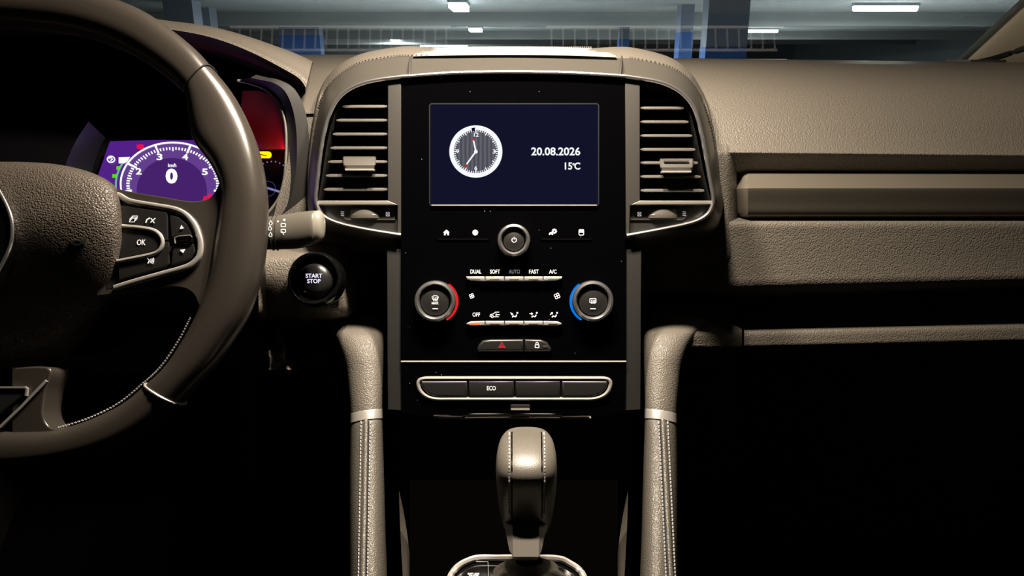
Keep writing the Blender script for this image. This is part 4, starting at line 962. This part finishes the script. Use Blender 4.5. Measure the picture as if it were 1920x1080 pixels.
# spokes (mirrored about the wheel's middle at x = -20)
def mir(pts, s): return pts if s > 0 else [(-40 - x, y) for x, y in pts]
M_SPK = M_RIM
for s in (1, -1):
    sp = smooth2([(180, 342), (235, 357), (300, 368), (360, 377), (395, 369), (412, 340)], 24) + smooth2([(450, 400), (455, 470), (430, 540)], 10) + smooth2([(372, 575), (362, 552), (340, 540), (300, 540), (230, 550), (180, 556)], 20)
    obj('spoke', prism(SW, mir(sp, s), .008, -.012, .006, 4), M_SPK, whl, sharp=50)
    lsp = smooth2([(20, 690), (92, 690), (84, 735), (80, 775), (92, 800), (120, 806)], 24) + [(110, 840), (20, 850)]
    obj('spoke', prism(SW, mir(lsp, s), .009, -.012, .006, 4), M_SPK, whl, sharp=50)
    # silver bezel of the button pod
    bz = [(205, 362), (224, 367), (245, 378), (290, 386), (328, 393), (348, 403), (363, 420), (372, 440), (376, 458), (374, 478), (364, 492), (346, 502), (300, 515), (250, 529), (215, 540)]
    bzs = smooth2(mir(bz, s), 70)
    obj('button_bezel', tube([SW(x, y, .0095) for x, y in bzs], .0021, 8, flat=.8), M_SATIN, whl)
    obj('button_bezel_outer', tube([SW(x, y, .008) for x, y in smooth2(mir([(215, 549), (300, 524), (352, 509), (370, 496), (379, 478)], s), 30)], .0012, 6), M_FRAME, whl)
    pod = smooth2([(200, 362), (245, 380), (328, 396), (360, 420), (373, 458), (362, 488), (300, 513), (200, 542)], 40)
    obj('button_pod', prism(SW, mir(pod, s), .0082, -.002), M_BLACK, whl)
    bU = [(222, 384), (262, 389.5), (312.5, 397), (314, 402), (314, 450), (306, 450), (303, 440), (292, 431), (270, 426), (222, 419)]
    u_ = obj('spoke_button', prism(SW, mir(bU, s), .0105, .004, .0010, 2), M_BTN, whl)
    bO = smooth2([(222, 427), (270, 432), (288, 437), (298, 447), (300, 458), (294, 468), (280, 474), (222, 487)], 30)
    ok = obj('spoke_button', prism(SW, mir(bO, s), .0108, .004, .0012, 2), M_BTN, whl)
    obj('button_loop', tube([SW(x, y, .0108) for x, y in smooth2(mir([(220, 423), (270, 428), (292, 434), (303, 446), (304.5, 459), (297, 471), (280, 478), (220, 490)], s), 40)], .0014, 8), M_SATIN, whl)
    bD = [(222, 495), (282, 482), (300, 474), (307, 462), (307, 453), (316, 453), (317, 494), (310, 500), (222, 526)]
    d_ = obj('spoke_button', prism(SW, mir(bD, s), .0105, .004, .0010, 2), M_BTN, whl)
    rk = smooth2([(318, 405), (336, 408), (350, 420), (358, 438), (330, 441), (320, 445)], 24)
    r1 = obj('rocker_button', prism(SW, mir([(317, 402), (334, 406), (350, 419), (360, 440), (330, 443), (325, 447), (320, 443)], s), .0105, .004, .0012, 2), M_BTN, whl)
    r2 = obj('rocker_button', prism(SW, mir([(324, 462), (362, 456), (366, 470), (360, 483), (345, 491), (320, 498)], s), .0105, .004, .0012, 2), M_BTN, whl)
    obj('rocker_bar', prism(SW, mir(rrect(326, 443, 360, 457, 4), s), .0118, .004, .0016, 3), M_GLOSS2, whl)
    obj('rocker_bar_edge', ribbon(SW, mir([(328, 456), (327, 446), (333, 442.5), (356, 440.5), (360, 444)], s), 1.4, .0125, .001), M_SATIN, whl)
    if s > 0:
        S = on_wheel(.0112)
        bm = bmesh.new()
        for k in range(3):
            q = k * 2.2; ribbon(S, [(242 + q, 416 - q), (244 + q, 409 - q), (253 + q, 409 - q), (251.5 + q, 416 - q)], 1.1, 0, .0003, k == 0, bm=bm)
        obj('pages_icon', bm, M_WHITE, u_)
        bm = ribbon(S, [(273, 417.5), (275.5, 411.5), (281, 408.5)], 2.2, 0, .0003); ribbon(S, [(282, 417), (291, 409)], 1.6, 0, .0003, bm=bm); ribbon(S, [(283, 409.5), (289, 418)], 1.6, 0, .0003, bm=bm); obj('phone_icon', bm, M_WHITE, u_)
        obj('lettering', text_bm(S, 'OK', 256.5, 272.5, 449, 459.5, 0, .005, italic=.15), M_WHITE, ok)
        bm = ribbon(S, [(276, 484), (280, 488), (277, 494)], 1.8, 0, .0003)
        for k in range(3): ribbon(S, [(281 + 2.6 * k, 493 - k * .2 + k), (283 + 2.6 * k, 489), (282.5 + 2.6 * k, 485 - k)], 1.1, 0, .0003, bm=bm)
        obj('voice_icon', bm, M_WHITE, d_)
        obj('up_mark', polys(S, [[(340, 422), (344.5, 428), (337, 429.5)]], 0), M_WHITE, r1); obj('down_mark', polys(S, [[(337, 468.5), (347.5, 467), (343, 474.5)]], 0), M_WHITE, r2)
# airbag cover: domed pad
ho = [(-20, 304), (60, 305), (120, 311), (170, 324), (206, 342), (221, 362), (228, 400), (230, 450), (224, 505), (206, 560), (170, 620), (125, 670), (80, 696), (30, 706), (-20, 708)]
ho = ho + [(-40 - x, y) for x, y in ho[-2:0:-1]]
rows = []
cx, cy = -20, 480
for sc_, off in ((1.0, -.010), (1.004, .004), (.995, .012), (.965, .018), (.9, .0225), (.75, .027), (.5, .030), (.25, .031), (.02, .0312)):
    rows.append([SW(cx + (x - cx) * sc_, cy + (y - cy) * sc_, off - .045 * max(0, (cy + (y - cy) * sc_ - 400) / 300) ** 1.5 * min(1, max(0, off / .02))) for x, y in ho])
obj('airbag_cover', loft(rows, 90, 40, closed_u=True), M_HUB, whl, sharp=60)
S = on_wheel(.0262)
bm = polys(S, [[(150, 453), (155, 452), (161, 446.5), (160, 462.5), (155, 457.5), (150, 457)], [(131, 452), (138, 451), (138, 457), (133, 457)]], 0, .002); ribbon(S, circ(144, 455, 8, 4, 20), 2.0, 0, .002, True, bm=bm)
obj('horn_mark', bm, M_BLACK, whl)
em = smooth2([(-30, 318), (0, 362), (18, 400), (23, 432), (18, 464), (0, 502), (-30, 546), (-60, 502), (-78, 464), (-83, 432), (-78, 400), (-60, 362)], 72, True)
S = on_wheel(.0300); bd = obj('emblem', prism(S, em, .002, -.01, .001), M_GLOSS2, whl, label='dark emblem with a chrome outline')
obj('emblem_rim', tube([S(x, y, .002) for x, y in em], .0013, 8, closed=True), M_CHROME, bd)
# silver trim of the lower spoke
obj('lower_trim', ribbon(SW, [(86, 714), (40, 762), (0, 800), (-40, 800), (-80, 762), (-126, 714)], 5, .0105, .003), M_SATIN, whl)
obj('lower_insert', prism(SW, [(46, 728), (42, 742), (0, 776), (-40, 776), (-82, 742), (-86, 728)], .0105, .004, .001), M_BLACK, whl)
obj('lower_insert_edge', ribbon(SW, [(48, 742), (50, 729), (46, 726), (-86, 726), (-90, 729), (-88, 742)], 3.5, .0115, .002), M_SATIN, whl)
# column shroud behind the wheel
rows = []
for d, rx, ry, cy_ in ((.60, 150, 120, 470), (.66, 160, 125, 475), (.74, 170, 130, 480)):
    k = d / FPX; rows.append([F(130 + math.cos(t) * rx, cy_ + 60 - math.sin(t) * ry, d) for t in [2 * math.pi * i / 36 for i in range(36)]])
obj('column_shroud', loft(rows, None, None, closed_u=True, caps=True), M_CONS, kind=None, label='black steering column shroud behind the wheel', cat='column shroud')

# ================================================================== ROOF READING LAMPS
lamp = thing('roof_lamp', 'roof console with two warm reading lamps above the screen', 'lamp', HZ(0, .57, .315))
obj('housing', loft([[HZ(x, h, z) for x, h, z in ((-.11, .48, zz), (.11, .48, zz), (.11, .61, zz), (-.11, .61, zz))] for zz in (.336, .324)], closed_u=True, caps=True), M_ROOF, lamp)
for sx in (-1, 1):
    bm = bmesh.new(); c = HZ(sx * .055, .575, .3235); n = 24
    vv = [bm.verts.new(c + HZ(math.cos(2 * math.pi * k / n) * .022, math.sin(2 * math.pi * k / n) * .022, 0)) for k in range(n)]; bm.faces.new(vv)
    obj('lens', bm, glow('lamp lens', (1, .85, .62), 6), lamp)
    ld = bpy.data.lights.new('reading_light', 'SPOT'); ld.energy = LAMP_POWER * 4 * math.pi / 2; ld.color = LAMP_COLOR; ld.spot_size = math.radians(135); ld.spot_blend = .6; ld.shadow_soft_size = .028
    o = bpy.data.objects.new('reading_light', ld); COL.objects.link(o); o.parent = lamp
    o.location = to_world(HZ(sx * .055, .575, .318)) - lamp.location
    tgt = to_world(HZ(sx * .16, .66, -.2)); o.rotation_euler = (tgt - to_world(HZ(sx * .055, .575, .318))).to_track_quat('-Z', 'Y').to_euler()
